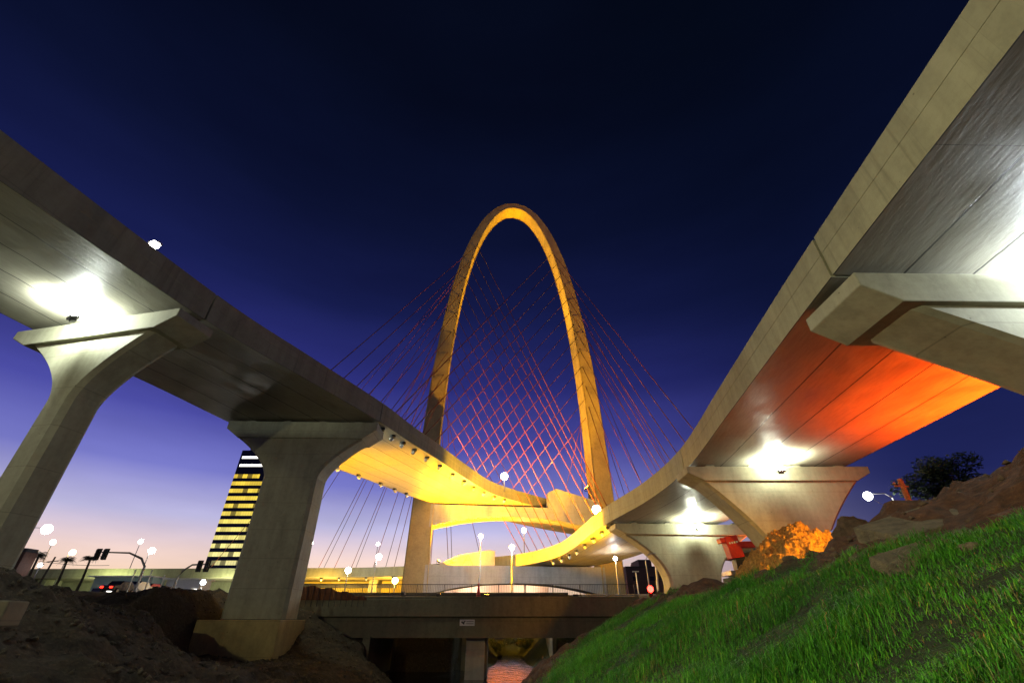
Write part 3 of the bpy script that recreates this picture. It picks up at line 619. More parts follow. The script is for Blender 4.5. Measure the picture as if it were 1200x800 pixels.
m.build('railing_post', 'steel_dark', br)
bp = MB(); bp.box((-3.6, 56.5, -3.3), (1.9, 7.0, 3.95), R(0)); bpo = bp.build('bridge_pier', 'beam_concrete', bevel=.06); tag(bpo, 'pale stained concrete wall pier standing in the creek under the road bridge', 'bridge pier')
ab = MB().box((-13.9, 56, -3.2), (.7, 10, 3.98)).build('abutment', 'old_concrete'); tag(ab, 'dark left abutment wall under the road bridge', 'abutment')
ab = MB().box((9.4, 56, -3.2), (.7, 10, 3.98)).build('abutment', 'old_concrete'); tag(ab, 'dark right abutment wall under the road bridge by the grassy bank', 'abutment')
for (x0, y0), (x1, y1), lab in (((-5.6, 62.5), (-5.2, 150), 'grey channel wall left of the creek water seen under the bridge'), ((5.0, 62.5), (5.0, 150), 'grey channel wall right of the creek water seen under the bridge')):
    w = MB().box(((x0+x1)/2, (y0+y1)/2, -2.6), (.5, y1-y0, 5.6), -math.atan2(x1-x0, y1-y0)).build('channel_wall', 'old_concrete'); tag(w, lab, 'retaining wall')
sg = thing('sign', 'small white sign with a dark mark and faint lines on the bridge girder', 'sign', (-6.05, 51.2, -.2))
c = at(547.5, 729, 51.19); MB().box(c, (1.45, .05, .52)).build('plate', 'white_paint', sg)
m = MB(); m.box(c+Vector((-.42, -.04, -.02)), (.34, .02, .12), rot=Matrix.Rotation(R(35), 3, 'Y')); m.box(c+Vector((-.3, -.04, .04)), (.3, .02, .10), rot=Matrix.Rotation(R(-40), 3, 'Y'))
for k in range(2): m.box(c+Vector((.28, -.04, .08-.17*k)), (.7, .02, .05))
m.build('mark', 'steel_dark', sg)

# orange netting fence and red cone on the bridge
net = thing('safety_netting', 'sagging dark orange safety netting on stakes behind the middle left pier', 'netting', (-18.5, 50, 1.8))
m = MB(); st = MB(); n = 40
for i in range(n+1):
    x = -21.9+i*.19; top = 3.05-1.15*(i/n)**1.8+.10*math.sin(i*.7); m.v += [(x, 50.35+.06*math.sin(i*1.3), 1.75), (x, 50.38+.06*math.sin(i*1.3+1), top)]
    if i: k = 2*i; m.face((k-2, k, k+1, k-1))
    if i % 3 == 0: st.tube([(x, 50.28, 1.2), (x, 50.28, top+.1)], .03, 6)
mo = m.build('net', 'netting_orange', net); so = mo.modifiers.new('thick', 'SOLIDIFY'); so.thickness = .02; st.build('stakes', 'steel_dark', net)
cn = thing('traffic_cone', 'slim red traffic cone beside the lamp post on the road bridge', 'traffic cone', (at(560.5, 702, 51.9).x, 51.9, 1.88))
c = Vector((cn.location.x, 51.9, 1.88)); MB().box(c+Vector((0, 0, .05)), (.6, .6, .08)).build('base', 'red_paint', cn); MB().tube([c+Vector((0, 0, .09)), c+Vector((0, 0, 1.45))], [.24, .04], 12).build('body', 'red_paint', cn)

# ------------------------------------------------------------------ street lamps
def street_lamp(px, py, Y, label, base=None, kind='lamp_white', arm=0.0, power=1200, col=(1, .96, .88), size=.34, arm2=None, name='street_lamp'):
    head = at(px, py, Y); bx = head.x-arm; zb = gz(bx, Y) if base is None else base
    root = thing(name, label, 'street lamp', (bx, Y, zb), 'street lamps')
    b = Vector((bx, Y, zb)); top = Vector((bx, Y, head.z+.25))
    pts = [b, top-Vector((0, 0, .5))]+([top+Vector((arm*.25, 0, .1)), head+Vector((0, 0, .28))] if arm else [top])
    MB().tube(pts, [.13, .09]+[.06]*(len(pts)-2), 8).build('pole', 'steel_grey', root)
    h = MB().box(head+Vector((0, 0, .16)), (.95, .42, .16)).build('head', 'steel_grey', root)
    MB().ball(head+Vector((0, 0, .02)), size*.85, 20, 14, squash=(.95, .95, .95)).build('bulb', kind, h)
    if power: lamp('lamp_light', 'POINT', head-Vector((0, 0, size*1.2)), power, col, h, None, .3)
    return root
dz = lambda S, P, q: samp(S, P, q)[4]+GIR
street_lamp(181, 287, 27.2, 'brilliant street lamp peeping over the parapet of the upper left viaduct', 18.1, 'lamp_white', 0, 300, size=.42)
street_lamp(591, 558, 88, 'bright street lamp on the upper curved deck in front of the arch cables', 21.0, 'lamp_white', 0, 200, size=.85)
street_lamp(699, 597, 76, 'bright street lamp on the lower curved deck at the foot of the right arch leg', 11.2, 'lamp_white', 0, 200, size=.85)
street_lamp(563.5, 628, 80, 'tall street lamp right of the white arch leg, tallest lit post under the crossbeam', 3.46, 'lamp_white', 0, 4200, (.74, .86, 1.0), .45)
street_lamp(600, 641, 75, 'white street lamp post standing just behind the road bridge railing', 3.46, 'lamp_white', 0, 4200, (.74, .86, 1.0), .5)
street_lamp(614, 621, 104, 'white street lamp hanging highest right of centre under the crossbeam', None, 'lamp_white', 0, 200, size=.6)
street_lamp(502, 634, 110, 'street lamp touching the right side of the white arch leg', None, 'lamp_warm', 0, 800, (1, .7, .3), .6)
street_lamp(365, 636, 140, 'small street lamp seen through cables beside the middle left pier', None, 'lamp_white', 0, 0, size=.6)
street_lamp(443, 637, 150, 'upper lamp of the pair left of the white arch leg', None, 'lamp_white', 0, 0, size=.62)
street_lamp(444, 652, 110, 'lower lamp of the pair left of the white arch leg', None, 'lamp_white', .5, 700, size=.75)
street_lamp(408, 668, 116, 'white lamp glaring in front of the orange lit far deck edge', None, 'lamp_white', 0, 900, size=.8)
street_lamp(463, 680, 112, 'warm white lamp against the yellow wall beside the white arch leg', None, 'lamp_warm', 0, 2500, (1, .62, .1), .8)
street_lamp(165, 634, 150, 'upper lamp of the pair right of the traffic signal arm', None, 'lamp_white', 0, 0, size=.8)
street_lamp(178, 645, 130, 'lower lamp of the pair right of the traffic signal arm', None, 'lamp_white', .5, 0, size=.95)
street_lamp(55, 620, 100, 'largest white street lamp low in the sunset beside the left pier', None, 'lamp_white', 4.0, 0, size=1.15)
street_lamp(62, 635, 130, 'small street lamp just below the largest lamp in the sunset', None, 'lamp_white', 0, 0, size=.75)
street_lamp(85, 647, 130, 'street lamp above the row of palms in the sunset', None, 'lamp_warm', .8, 0, size=.85)
street_lamp(238, 682, 80, 'low white lamp glaring at the foot of the lit office tower', None, 'lamp_cool', 0, 900, size=.45)
street_lamp(47, 662, 90, 'small low lamp in front of the leftmost palm', None, 'lamp_cool', 0, 0, size=.42)
street_lamp(1017, 581, 62, 'white street lamp in the dark sky right of the orange lit pier', None, 'lamp_white', -3.2, 1500, size=.65)
street_lamp(721, 654, 82, 'small lamp under the lower deck against the white right arch leg', None, 'lamp_white', 0, 900, size=.4)
street_lamp(776, 664, 90, 'tiny greenish lamp left of the farthest right pier', None, 'lamp_green', 0, 0, size=.3)
# assumed sodium floods beyond the right mound: they turn the underside of the right viaduct and the dirt heap orange
def sodium(x, y, z, label, beams):
    zb = gz(x, y); r = thing('assumed_sodium_lamp', label, 'street lamp', (x, y, zb), 'street lamps')
    MB().tube([(x, y, zb), (x, y, z-.1)], [.13, .1], 8).build('pole', 'steel_grey', r)
    for dx, en, col, tgt, cone in beams:
        h = MB().box((x+dx, y, z+.05), (.5, .4, .3)).build('head', 'steel_grey', r); MB().ball((x+dx, y, z+.28), .16, 10, 7).build('bulb', 'lens_orange', h)
        lamp('lamp_light', 'SPOT', (x+dx, y, z+.5), en, col, h, tgt, .3, cone, .6)
sodium(33.5, 25, 5.0, 'assumed orange sodium work lamp beyond the dirt mound under the right viaduct edge', [(-.4, 52000, (1, .075, .004), (32.2, 24.6, 12), 140), (.4, 4000, (1, .13, .01), (26, 38, 8), 60)])
sodium(19.6, 22.4, 4.0, 'assumed amber sodium work lamp tucked behind the mound crest shining on the dirt heap', [(0, 9500, (1, .42, .02), (18.0, 31, 3.2), 62)])
sodium(33.0, 62, 4.6, 'assumed orange sodium work lamp hidden behind the orange dirt heap', [(0, 5000, (1, .16, .012), (31, 63, 11), 120)])

def assumed_lamp(x, y, z, label, en):
    zb = gz(x, y); r = thing('street_lamp', label, 'street lamp', (x, y, zb), 'street lamps')  # shares the street lamp name, but this lamp is only assumed
    MB().tube([(x, y, zb), (x, y, z-.6), (x+.5, y+.2, z), (x+1.6, y+.6, z+.1)], [.14, .1, .08, .07], 8).build('pole', 'steel_grey', r)
    h = MB().box((x+1.9, y+.7, z+.1), (.8, .4, .16), R(20)).build('head', 'steel_grey', r); MB().box((x+1.9, y+.7, z), (.6, .3, .04), R(20)).build('bulb', 'lamp_warm', h)
    lamp('lamp_light', 'SPOT', (x+1.9, y+.7, z-.1), en, (1, .89, .52), h, (x+26, y+22, 1), .3, 170, .3)
    lamp('lamp_light', 'SPOT', (x+1.9, y+.7, z-.1), en*3.8, (1, .90, .52), h, (7, 5, -3), .3, 78, 1)  # extra beam added to brighten the grass
assumed_lamp(-25.5, -12, 9, 'assumed unseen street lamp behind the viewer, added to light the near bank', 11000)  # lamp assumed out of view, added as key for bank and viaducts

# ------------------------------------------------------------------ traffic signals
def signal(px_head, py_head, px_pole, Y, label, n=2, lit=None, flip=1):
    a = at(px_head, py_head, Y); b = at(px_pole, 690, Y); zb = gz(b.x, Y)
    r = thing('traffic_light', label, 'traffic light', (b.x, Y, zb), 'mast arm traffic lights'); s = 1 if a.x > b.x else -1
    L = abs(a.x-b.x)
    MB().tube([(b.x, Y, zb), (b.x, Y, a.z-1.4), (b.x+s*.12*L, Y, a.z-.5), (b.x+s*.4*L, Y, a.z+.15), (a.x, Y, a.z+.25)], [.16, .14, .13, .10, .07], 8).build('mast', 'steel_grey', r)
    for k in range(n):
        c = Vector((a.x-s*k*.95, Y-.12, a.z)); h = MB(); h.box(c, (.46, .3, 1.15)).box(c+Vector((0, .1, 0)), (.64, .06, 1.3)); ho = h.build('signal_head', 'black_plastic', r)
        for j in range(3): MB().tube([c+Vector((0, -.12, .37-.37*j)), c+Vector((0, -.30, .37-.37*j))], .14, 10).build('visor', 'black_plastic', ho)
    return r
signal(115, 649, 159, 62, 'mast arm traffic light with two black signal heads against the sunset')
signal(243, 663, 203, 62, 'mast arm traffic light with black signal heads in front of the lit office tower', 2)
rl = thing('traffic_light', 'post traffic light glowing red at the right end of the road bridge', 'traffic light', (at(763, 690, 60).x, 60, gz(at(763, 690, 60).x, 60)))
c = at(762, 691, 60); b = Vector((c.x, 60.2, rl.location.z)); MB().tube([b, Vector((c.x, 60.2, c.z+3.2)), Vector((c.x+.5, 60.2, c.z+3.9)), Vector((c.x+1.4, 60.2, c.z+4))], .07, 8).build('pole', 'steel_grey', rl)
h = MB().box(c+Vector((0, .1, -.3)), (.45, .3, 1.3)).build('signal_head', 'black_plastic', rl); MB().ball(c+Vector((0, -.16, .1)), .36, 12, 8, squash=(1, .5, 1)).build('red_light', 'lamp_red', h)
lamp('signal_glow', 'SPOT', c+Vector((0, -.9, .1)), 2600, (1, .01, .008), h, (10.5, 40, -1.5), .2, 75, .8)
for px, top, Y, lab in ((771, 655, 66, 'tallest white slanting post right of the red traffic light'), (748, 670, 75, 'short white lamp post left of the red traffic light')):
    a = at(px, 692, Y); tpt = at(px-3, top, Y); zb = gz(a.x, Y); r = thing('white_post', lab, 'post', (a.x, Y, zb))
    MB().tube([(a.x, Y, zb), (tpt.x, Y, tpt.z)], .14 if Y < 70 else .09, 8).build('pole', 'white_paint', r); MB().box((tpt.x, Y, tpt.z+.1), (.9, .3, .14)).build('cap', 'white_paint', r)
for px, top, Y, lab in ((150, 668, 66, 'thin yellowish post left of the curved signal mast'), (170, 668, 68, 'thin white post between the two traffic signal masts'), (187, 674, 70, 'shortest thin white post beside the car lights')):
    a = at(px, 690, Y); tpt = at(px+4, top, Y); zb = gz(a.x, Y); r = thing('thin_post', lab, 'post', (a.x, Y, zb)); MB().tube([(a.x, Y, zb), (a.x, Y, tpt.z)], .07, 6).build('pole', 'white_paint', r); MB().ball((a.x, Y, tpt.z), .11, 8, 6).build('finial', 'white_paint', r)

# ------------------------------------------------------------------ far side: walls, buildings, tower
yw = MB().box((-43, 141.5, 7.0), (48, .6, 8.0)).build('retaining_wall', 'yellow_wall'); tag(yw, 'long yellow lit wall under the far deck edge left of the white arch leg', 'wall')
gw = MB().box((-105, 142.5, 7.0), (75, .6, 8.0)).build('retaining_wall', 'pier_concrete'); tag(gw, 'long plain concrete wall under the far deck left of the office tower', 'wall')
bm = MB().box((-47, 131, 7.75), (34, .5, 1.0)).build('advertising_beam', 'steel_dark'); tag(bm, 'dark horizontal beam above the long yellow wall', 'beam')
fp = 0
for x, lab in ((-36, 'plain far pier under the far deck nearest the white arch leg'), (-62, 'plain far pier under the far deck behind the middle left pier'), (-92, 'plain far pier under the far deck below the palms'), (-122, 'plain far pier under the far deck at its left end')):
    o = MB().box((x, 133, 6.15), (2.2, 5, 6.05)).build('far_pier', 'pier_concrete', bevel=.1); tag(o, lab, 'bridge pier', 'plain piers of the far deck')
for x, en, c, lab in ((-30, 9000, (1, .55, .06), 'assumed warm floodlight below the far deck next to the white arch leg'), (-46, 9000, (1, .6, .1), 'assumed warm floodlight below the far deck above the yellow wall'), (-70, 6000, (.95, 1, .55), 'assumed greenish floodlight below the far deck right of the office tower'), (-100, 6000, (.9, 1, .5), 'assumed greenish floodlight below the far deck under the traffic signal')):
    mini_flood((x, 121, 3.42), (x, 140, 6.5), en*2.2, c, lab, cone=165)  # assumed floods that light the far wall and deck underside
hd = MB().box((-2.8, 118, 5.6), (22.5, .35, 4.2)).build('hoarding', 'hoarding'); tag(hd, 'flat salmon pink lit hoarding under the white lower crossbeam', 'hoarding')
for k, x in enumerate((-9, 3)):
    mini_flood((x, 112.8, 3.42), (x, 118, 5.8), 4200, (1, .78, .60), ('left' if k == 0 else 'right')+' assumed ground floodlight in front of the salmon hoarding', lens='lens_white', cone=150)  # assumed pair, added to light the hoarding

tw = thing('office_tower', 'dark glass office tower with stepped yellow lit floors behind the middle left pier', 'tower', (-168, 312, 3.4))
T = lambda x, z: Vector((x, 300, z))
MB().box((-168, 312, 51.5), (37, 24, 97)).build('glass_body', 'glass_dark', tw); MB().box((-168, 312, 101), (30, 18, 2.4)).build('roof_plant', 'roof_dark', tw)
zf = 11.0; widths = [22, 26, 30, 33, 36, 36, 36, 36, 36, 36, 36, 36, 36, 34, 24, 17]
for k, wd in enumerate(widths):
    MB().box((-186.4+wd/2, 299.95, zf), (wd, .3, 2.5)).build('lit_floor', 'office_window', tw); zf += 4.75
for z in (89.5, 95): MB().box((-174, 299.95, z), (22, .3, 1.5)).build('lit_floor', 'strip_white', tw)
for x in (-163, -159): MB().box((x, 299.9, 12), (1.2, .3, 14)).build('column', 'white_paint', tw)

def block(px0, px1, pyt, Y, depth, mat, label, name='apartment_block', wins=0):
    a = at(px0, pyt, Y); b = at(px1, pyt, Y); z0 = 2.0; r = thing(name, label, 'building', ((a.x+b.x)/2, Y, z0))
    MB().box(((a.x+b.x)/2, Y+depth/2, (z0+a.z)/2), (b.x-a.x, depth, a.z-z0)).build('wall', mat, r, bevel=.05)
    MB().box(((a.x+b.x)/2, Y+depth/2, a.z+.3), ((b.x-a.x)*.96, depth*.9, .6)).build('parapet', 'roof_dark', r)
    rnd = random.Random(int(px0)); rows = max(1, int((a.z-z0)/4)); cols = max(1, int((b.x-a.x)/4))
    for i in range(rows):
        for j in range(cols):
            lit = rnd.random() < wins
            MB().box((a.x+(j+.5)*(b.x-a.x)/cols, Y-.02, z0+2.6+i*(a.z-z0-2)/rows), (1.5, .12, 1.3)).build('window', 'window_small' if lit else 'glass_dark', r)
    return r
block(733, 772, 665, 170, 20, 'building_dark', 'broad dark maroon apartment block right of the white arch leg', wins=.10)
block(748, 763, 657, 200, 14, 'building_dark', 'tallest dark block rising behind the maroon apartment block', wins=.08)
block(771, 779, 667, 190, 12, 'building_dark', 'narrow dark block beside the slanting white post', wins=.05)
block(776, 800, 681, 160, 12, 'building_dark', 'low dark building between the slanting post and farthest right pier', 'low_building', wins=0)
bl = block(-8, 30, 646, 88, 2.6, 'brick_red', 'low reddish brown building at the left edge below the sunset', 'low_building', wins=0)
wh = thing('reflected_wall', 'orange lit wall added unseen at the far end of the creek to be mirrored in its water', 'building', (0, 205, -5)); MB().box((0, 208, 6.5), (20, 6, 9.5)).build('wall', 'pile_soil', wh); MB().box((0, 208, 11.5), (21, 7, .5)).build('roof', 'roof_dark', wh)  # building added out of direct view to give the creek its orange reflection
for x in (-5, 0, 5): MB().box((x, 204.9, 8.5), (2.2, .2, 1.2)).build('window', 'glass_dark', wh)
mini_flood((0, 191, 2.2), (0, 205, 7), 260000, (1, .28, .0), 'added sodium floodlight in the creek bed before the unseen mirrored wall', 'lens_orange', 150)  # unseen flood added so that the mirrored wall shows orange in the water
for a_, b_, t_, Y, lab, mt in ((112, 180, 676, 105, 'pale green canopy stall strip under the far deck left of the signal mast', 'fabric_canopy'), (196, 236, 679, 108, 'pale lit kiosk strip under the far deck right of the signal mast', 'white_paint')):
    a = at(a_, t_, Y); b = at(b_, t_, Y); z0 = 3.4; r = thing('kiosk', lab, 'kiosk', ((a.x+b.x)/2, Y, z0))
    MB().box(((a.x+b.x)/2, Y+2, (z0+a.z)/2), (b.x-a.x, 4, a.z-z0)).build('wall', mt, r); MB().box(((a.x+b.x)/2, Y+1.5, a.z+.1), (b.x-a.x+1, 6, .2)).build('roof', 'white_paint', r)
    for k in range(4): MB().box((a.x+(k+.5)*(b.x-a.x)/4, Y-.05, z0+1.7), ((b.x-a.x)/4*.7, .1, 1.4)).build('window', 'strip_white' if k % 2 else 'glass_dark', r)

# ------------------------------------------------------------------ cars waiting at the junction
def car(px, Y, label, mat, rear):
    x = at(px, 688, Y).x; z = 3.46 if 76 < Y < 86 else gz(x, Y); r = thing('parked_car', label, 'car', (x, Y, z), 'cars at the junction'); o = Vector((x, Y, z)); s = 1 if rear else -1
    prof = [(-2.1, .35), (-2.15, .75), (-1.9, .95), (-1.1, 1.02), (-.6, 1.46), (.8, 1.48), (1.5, 1.0), (2.1, .85), (2.15, .4)]
    MB().prism([o+Vector((-.85, s*p, q)) for p, q in prof], (1.7, 0, 0)).build('body', mat, r, bevel=.06)
    g = MB(); g.prism([o+Vector((-.80, s*p, q)) for p, q in ((1.30, 1.06), (.80, 1.44), (.84, 1.50), (1.36, 1.10))], (1.6, 0, 0)); g.prism([o+Vector((-.80, s*p, q)) for p, q in ((-1.06, 1.06), (-.62, 1.45), (-.66, 1.50), (-1.12, 1.09))], (1.6, 0, 0)); g.build('window', 'glass_dark', r)
    for dx in (-.82, .82):
        for dy in (-1.3, 1.3):
            w_ = MB().tube([o+Vector((dx-.1, dy, .33)), o+Vector((dx+.1, dy, .33))], .33, 14).build('wheel', 'rubber', r); MB().tube([o+Vector((dx-.12, dy, .33)), o+Vector((dx+.12, dy, .33))], .19, 10).build('rim', 'steel_grey', w_)
        MB().box(o+Vector((dx*.72, -2.17, .72)), (.36, .06, .18)).build('tail_light' if rear else 'headlight', 'tail_red' if rear else 'head_white', r)
for px, Y, lab, mt, rr in ((140, 66, 'dark car with red tail lights left of the curved signal mast', 'car_dark', True), (162, 70, 'silver car with bright headlights right of the curved signal mast', 'car_silver', False),
                       (177, 79, 'red car with headlights farther back between the signal masts', 'car_red', False), (192, 84, 'dark car with headlights beside the shortest white post', 'car_dark', False), (151, 82, 'silver car showing red tail lights beyond the dark car', 'car_silver', True)):
    car(px, Y, lab, mt, rr)

# ------------------------------------------------------------------ palms, tree
def palm(px, py, Y, label, sc_=1.0):
    h = at(px, py, Y); zb = gz(h.x, Y); r = thing('palm_tree', label, 'palm tree', (h.x, Y, zb), 'palms in the sunset'); rnd = random.Random(px)
    MB().tube([(h.x, Y, zb), (h.x+.2, Y, (zb+h.z)/2), (h.x, Y, h.z)], [.3, .22, .18], 8).build('trunk', 'bark', r)
    m = MB(); c = Vector((h.x, Y, h.z))
    for k in range(26):
        a = 2*math.pi*k/13+rnd.uniform(-.2, .2); up = rnd.uniform(.2, 1.9); L = rnd.uniform(1.5, 2.4)*sc_; d = Vector((math.cos(a), math.sin(a), 0)); prev = c
        for j in range(1, 9):
            t = j/8; p = c+d*L*t+Vector((0, 0, up*L*(t-.95*t*t)-.55*L*t*t*(1.1-up*.5))); 
            sd = d.cross(Vector((0, 0, 1))); wl_ = 1.0*sc_*math.sin(math.pi*min(t+.12, 1))+.05
            for s in (-1, 1):
                for q in (.25, .75):
                    b0 = prev.lerp(p, q); n = len(m.v); tip = b0+sd*s*wl_+d*.35*wl_-Vector((0, 0, .35*wl_)); m.v += [tuple(b0), tuple(b0+(p-prev)*.34), tuple(tip)]; m.face((n, n+1, n+2))
            prev = p
    m.build('fronds', 'palm_leaf', r)
palm(45, 652, 100, 'leftmost palm tree silhouetted in the sunset beside the reddish building', .95); palm(79, 656, 102, 'middle palm tree silhouetted in the sunset', .85); palm(106, 655, 104, 'rightmost palm tree silhouetted above the green far deck edge', 1.0)

def leaf_cloud(m, c, rad, n, size, rnd):
    for _ in range(n):
        while True:
            p = Vector((rnd.uniform(-1, 1), rnd.uniform(-1, 1), rnd.uniform(-1, 1)))
            if .35 < p.length < 1: break
        q = Vector(c)+Vector((p.x*rad[0], p.y*rad[1], p.z*rad[2])); a = Vector((rnd.gauss(0, 1), rnd.gauss(0, 1), rnd.gauss(0, 1))).normalized(); b = a.orthogonal().normalized()
        s = size*rnd.uniform(.6, 1.4); k = len(m.v); m.v += [tuple(q-a*s), tuple(q+b*s*.5), tuple(q+a*s), tuple(q-b*s*.5)]; m.face((k, k+1, k+2, k+3))
tx, tY = at(1122, 600, 58).x, 58; tz = gz(tx, tY); tr = thing('broad_tree', 'dark leafy tree behind the brown dirt mound at the right', 'tree', (tx, tY, tz)); rnd = random.Random(5)
trunk = MB(); trunk.tube([(tx, tY, tz), (tx+.2, tY, tz+6), (tx, tY, tz+11)], [.55, .4, .2], 10); m = MB()
for k in range(26):
    a = rnd.uniform(0, 6.283); e = rnd.uniform(-.3, 1); rr = rnd.uniform(1.0, 4.4); c = Vector((tx+rr*math.cos(a)*1.05, tY+rr*math.sin(a), tz+11.6+e*3.4-.3*rr)); trunk.tube([(tx, tY, tz+rnd.uniform(5, 8.5)), c.lerp(Vector((tx, tY, tz+8)), .4), c], [.14, .09, .03], 6)
    leaf_cloud(m, c, (1.7, 1.7, 1.25), 260, .24, rnd)
trunk.build('trunk', 'bark', tr); m.build('crown', 'leaf_dark', tr)

for bx, by, br_, lab in ((-2.9, 89, 1.5, 'dark bush on the left creek bank seen through the opening under the bridge'), (2.3, 90, 1.4, 'dark bush on the right creek bank seen through the opening under the bridge'), (-.2, 92.5, 1.1, 'low dark bush across the creek between the two bank bushes')):
    bz = gz(bx, by); bs = thing('bush', lab, 'bush', (bx, by, bz), 'bushes in the creek'); m = MB(); tk = MB()
    for k in range(9):
        c = Vector((bx+rnd.uniform(-.9, .9)*br_, by+rnd.uniform(-.6, .6)*br_, bz+rnd.uniform(.1, .75)*br_)); tk.tube([(bx, by, bz-.1), c], [.05, .02], 5); leaf_cloud(m, c, (.6*br_, .5*br_, .4*br_), 170, .13, rnd)
    tk.build('stems', 'bark', bs); m.build('foliage', 'leaf_dark', bs)
# ------------------------------------------------------------------ construction site on the right bank
def mesh_np(name, V, Fq, mat, color=None, kind='stuff'):
    me = bpy.data.meshes.new(name); k = Fq.shape[1]; me.vertices.add(len(V)); me.vertices.foreach_set('co', V.astype(np.float32).ravel())
    me.loops.add(Fq.size); me.loops.foreach_set('vertex_index', Fq.astype(np.int32).ravel()); me.polygons.add(len(Fq))
    me.polygons.foreach_set('loop_start', np.arange(0, Fq.size, k, dtype=np.int32)); me.polygons.foreach_set('loop_total', np.full(len(Fq), k, np.int32)); me.update(); me.validate()
    if color is not None:
        ca = me.color_attributes.new('tint', 'FLOAT_COLOR', 'POINT'); ca.data.foreach_set('color', np.concatenate([color, np.ones((len(color), 1))], 1).astype(np.float32).ravel())
    me.materials.append(M[mat]); o = bpy.data.objects.new(name, me); COL.objects.link(o); o['kind'] = kind; return o
def heap(name, label, c, rx, ry, h, mat, cat, seed, rough=.35, n=90):
    u, v = np.meshgrid(np.linspace(-1, 1, n+1), np.linspace(-1, 1, n+1), indexing='ij'); u = u.ravel(); v = v.ravel(); d = np.hypot(u, v); f = np.clip(1-d**1.25, 0, 1)
    x = c[0]+u*rx; y = c[1]+v*ry; ns = fbm(x*.9, y*.9, 4, seed)*rough*h*.55+fbm(x*3.0, y*3.0, 5, seed+5)*rough*.42+np.clip(fbm(x*6, y*6, 3, seed+9)*2, 0, .5)*.45
    z = ground_z(x, y)-.25+h*f+ns*np.minimum(1, 3*f)+np.where(d > .98, -.5, 0); ii = (np.arange(n)[:, None]*(n+1)+np.arange(n)[None]).ravel()
    o = mesh_np(name, np.stack([x, y, z], 1), np.stack([ii, ii+n+1, ii+n+2, ii+1], 1), mat, kind='thing'); return tag(o, label, cat)
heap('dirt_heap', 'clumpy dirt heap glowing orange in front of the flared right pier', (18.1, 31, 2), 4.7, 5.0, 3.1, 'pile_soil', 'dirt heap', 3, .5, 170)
def boulder(name, label, c, r, mat, seed, sq=(1, 1, 1), cat='boulder', group=None, emb=.25):
    m = MB(); m.ball((0, 0, 0), 1, 18, 12); rnd = np.random.default_rng(seed); out = []; ph = rnd.uniform(0, 50)
    for v in m.v:
        p = np.array(v); nn = float(fbm(np.array([p[0]*1.3+ph+p[2]]), np.array([p[1]*1.3+ph-p[2]*.7]), 4, seed)[0]); k = r*(1+1.1*nn); out.append((c[0]+p[0]*k*sq[0], c[1]+p[1]*k*sq[1], c[2]+p[2]*k*sq[2]))
    m.v = out; o = m.build(name, mat, None, False); return tag(o, label, cat, group)
def hit(px, py, far=60):
    y = np.linspace(2, far, 1200); d = at(px, py, 1.0); g = ground_z(d.x*y, y); k = np.nonzero(g > d.z*y)[0]
    return at(px, py, float(y[k[0]])) if len(k) else None
def slab(label, p0, p1, py0, py1, Y, thick, tilt, mat='old_slab', depth=1.1, rz=0):
    h = hit((p0+p1)/2, (py0+py1)/2+6, 25); Y = h.y-.1 if h else Y
    a = at(p0, py0, Y); b = at(p1, py1, Y+.6); c = (a+b)/2; d = (b-a); L = d.length; ang = math.atan2(d.z, d.x)
    q = Matrix.Rotation(rz, 3, 'Z') @ Matrix.Rotation(-ang, 3, 'Y') @ Matrix.Rotation(tilt, 3, 'X')
    m = MB(); m.box(c-Vector((0, 0, thick/2)), (L, depth, thick), rot=q); o = m.build('broken_slab', mat, None, bevel=.03); return tag(o, label, 'concrete slab', 'broken slabs on the mound')
slab('broad tilted concrete slab lying on the mound below the leaning utility pole', 1045, 1100, 618, 599, 14.2, .34, R(18))
slab('narrow concrete slab fragment just below the broad tilted slab', 1052, 1098, 627, 606, 13.4, .2, R(26), depth=.6)
slab('half buried slab at the grass edge below the tilted slabs', 1070, 1135, 660, 632, 9.6, .16, R(30), depth=.7)
slab('low slab strip leading down from the tilted slabs to the grass', 1030, 1060, 652, 630, 12.2, .16, R(22), depth=.5)
a = at(1003, 629, 19.5); boulder('boulder', 'big dark round boulder of earth under the blue tarpaulin', (a.x, a.y, a.z-.1), .82, 'rock', 4, (.9, .9, 1.0))
a = at(1040, 634, 18.5); boulder('boulder', 'second dark clod of earth right of the blue tarpaulin', (a.x, a.y, a.z-.1), .72, 'rock', 8, (1, .9, .85))
a = at(1018, 646, 18.0); boulder('boulder', 'low dark clod in front of the two upright boulders', (a.x, a.y, a.z-.3), 1.0, 'rock', 12, (1.6, .9, .6))
for k, (px, py, Y, r_, lab) in enumerate(((1040, 652, 10.6, .15, 'small pale rock on the grass edge, left of the rubble'), (1108, 642, 9.0, .16, 'pale rubble stone above the half buried slab'), (1095, 650, 9.0, .10, 'smaller pale rubble stone left of the half buried slab'), (1138, 640, 8.2, .12, 'dry tan clod at the top of the grass'),
                                    (858, 680, 12.5, .16, 'small stone on the brown crest left of the heap'), (790, 702, 15.0, .20, 'pale stone on the red crest near the traffic light'), (925, 655, 14.0, .11, 'stone at the heap foot on the crest'))):
    a = hit(px, py, 25) or at(px, py, Y); boulder('stone', lab, (a.x, a.y, a.z-.03), r_, 'rock' if r_ > .17 or k == 6 else 'old_slab', 20+k, (1.3, 1, .7), 'stone')

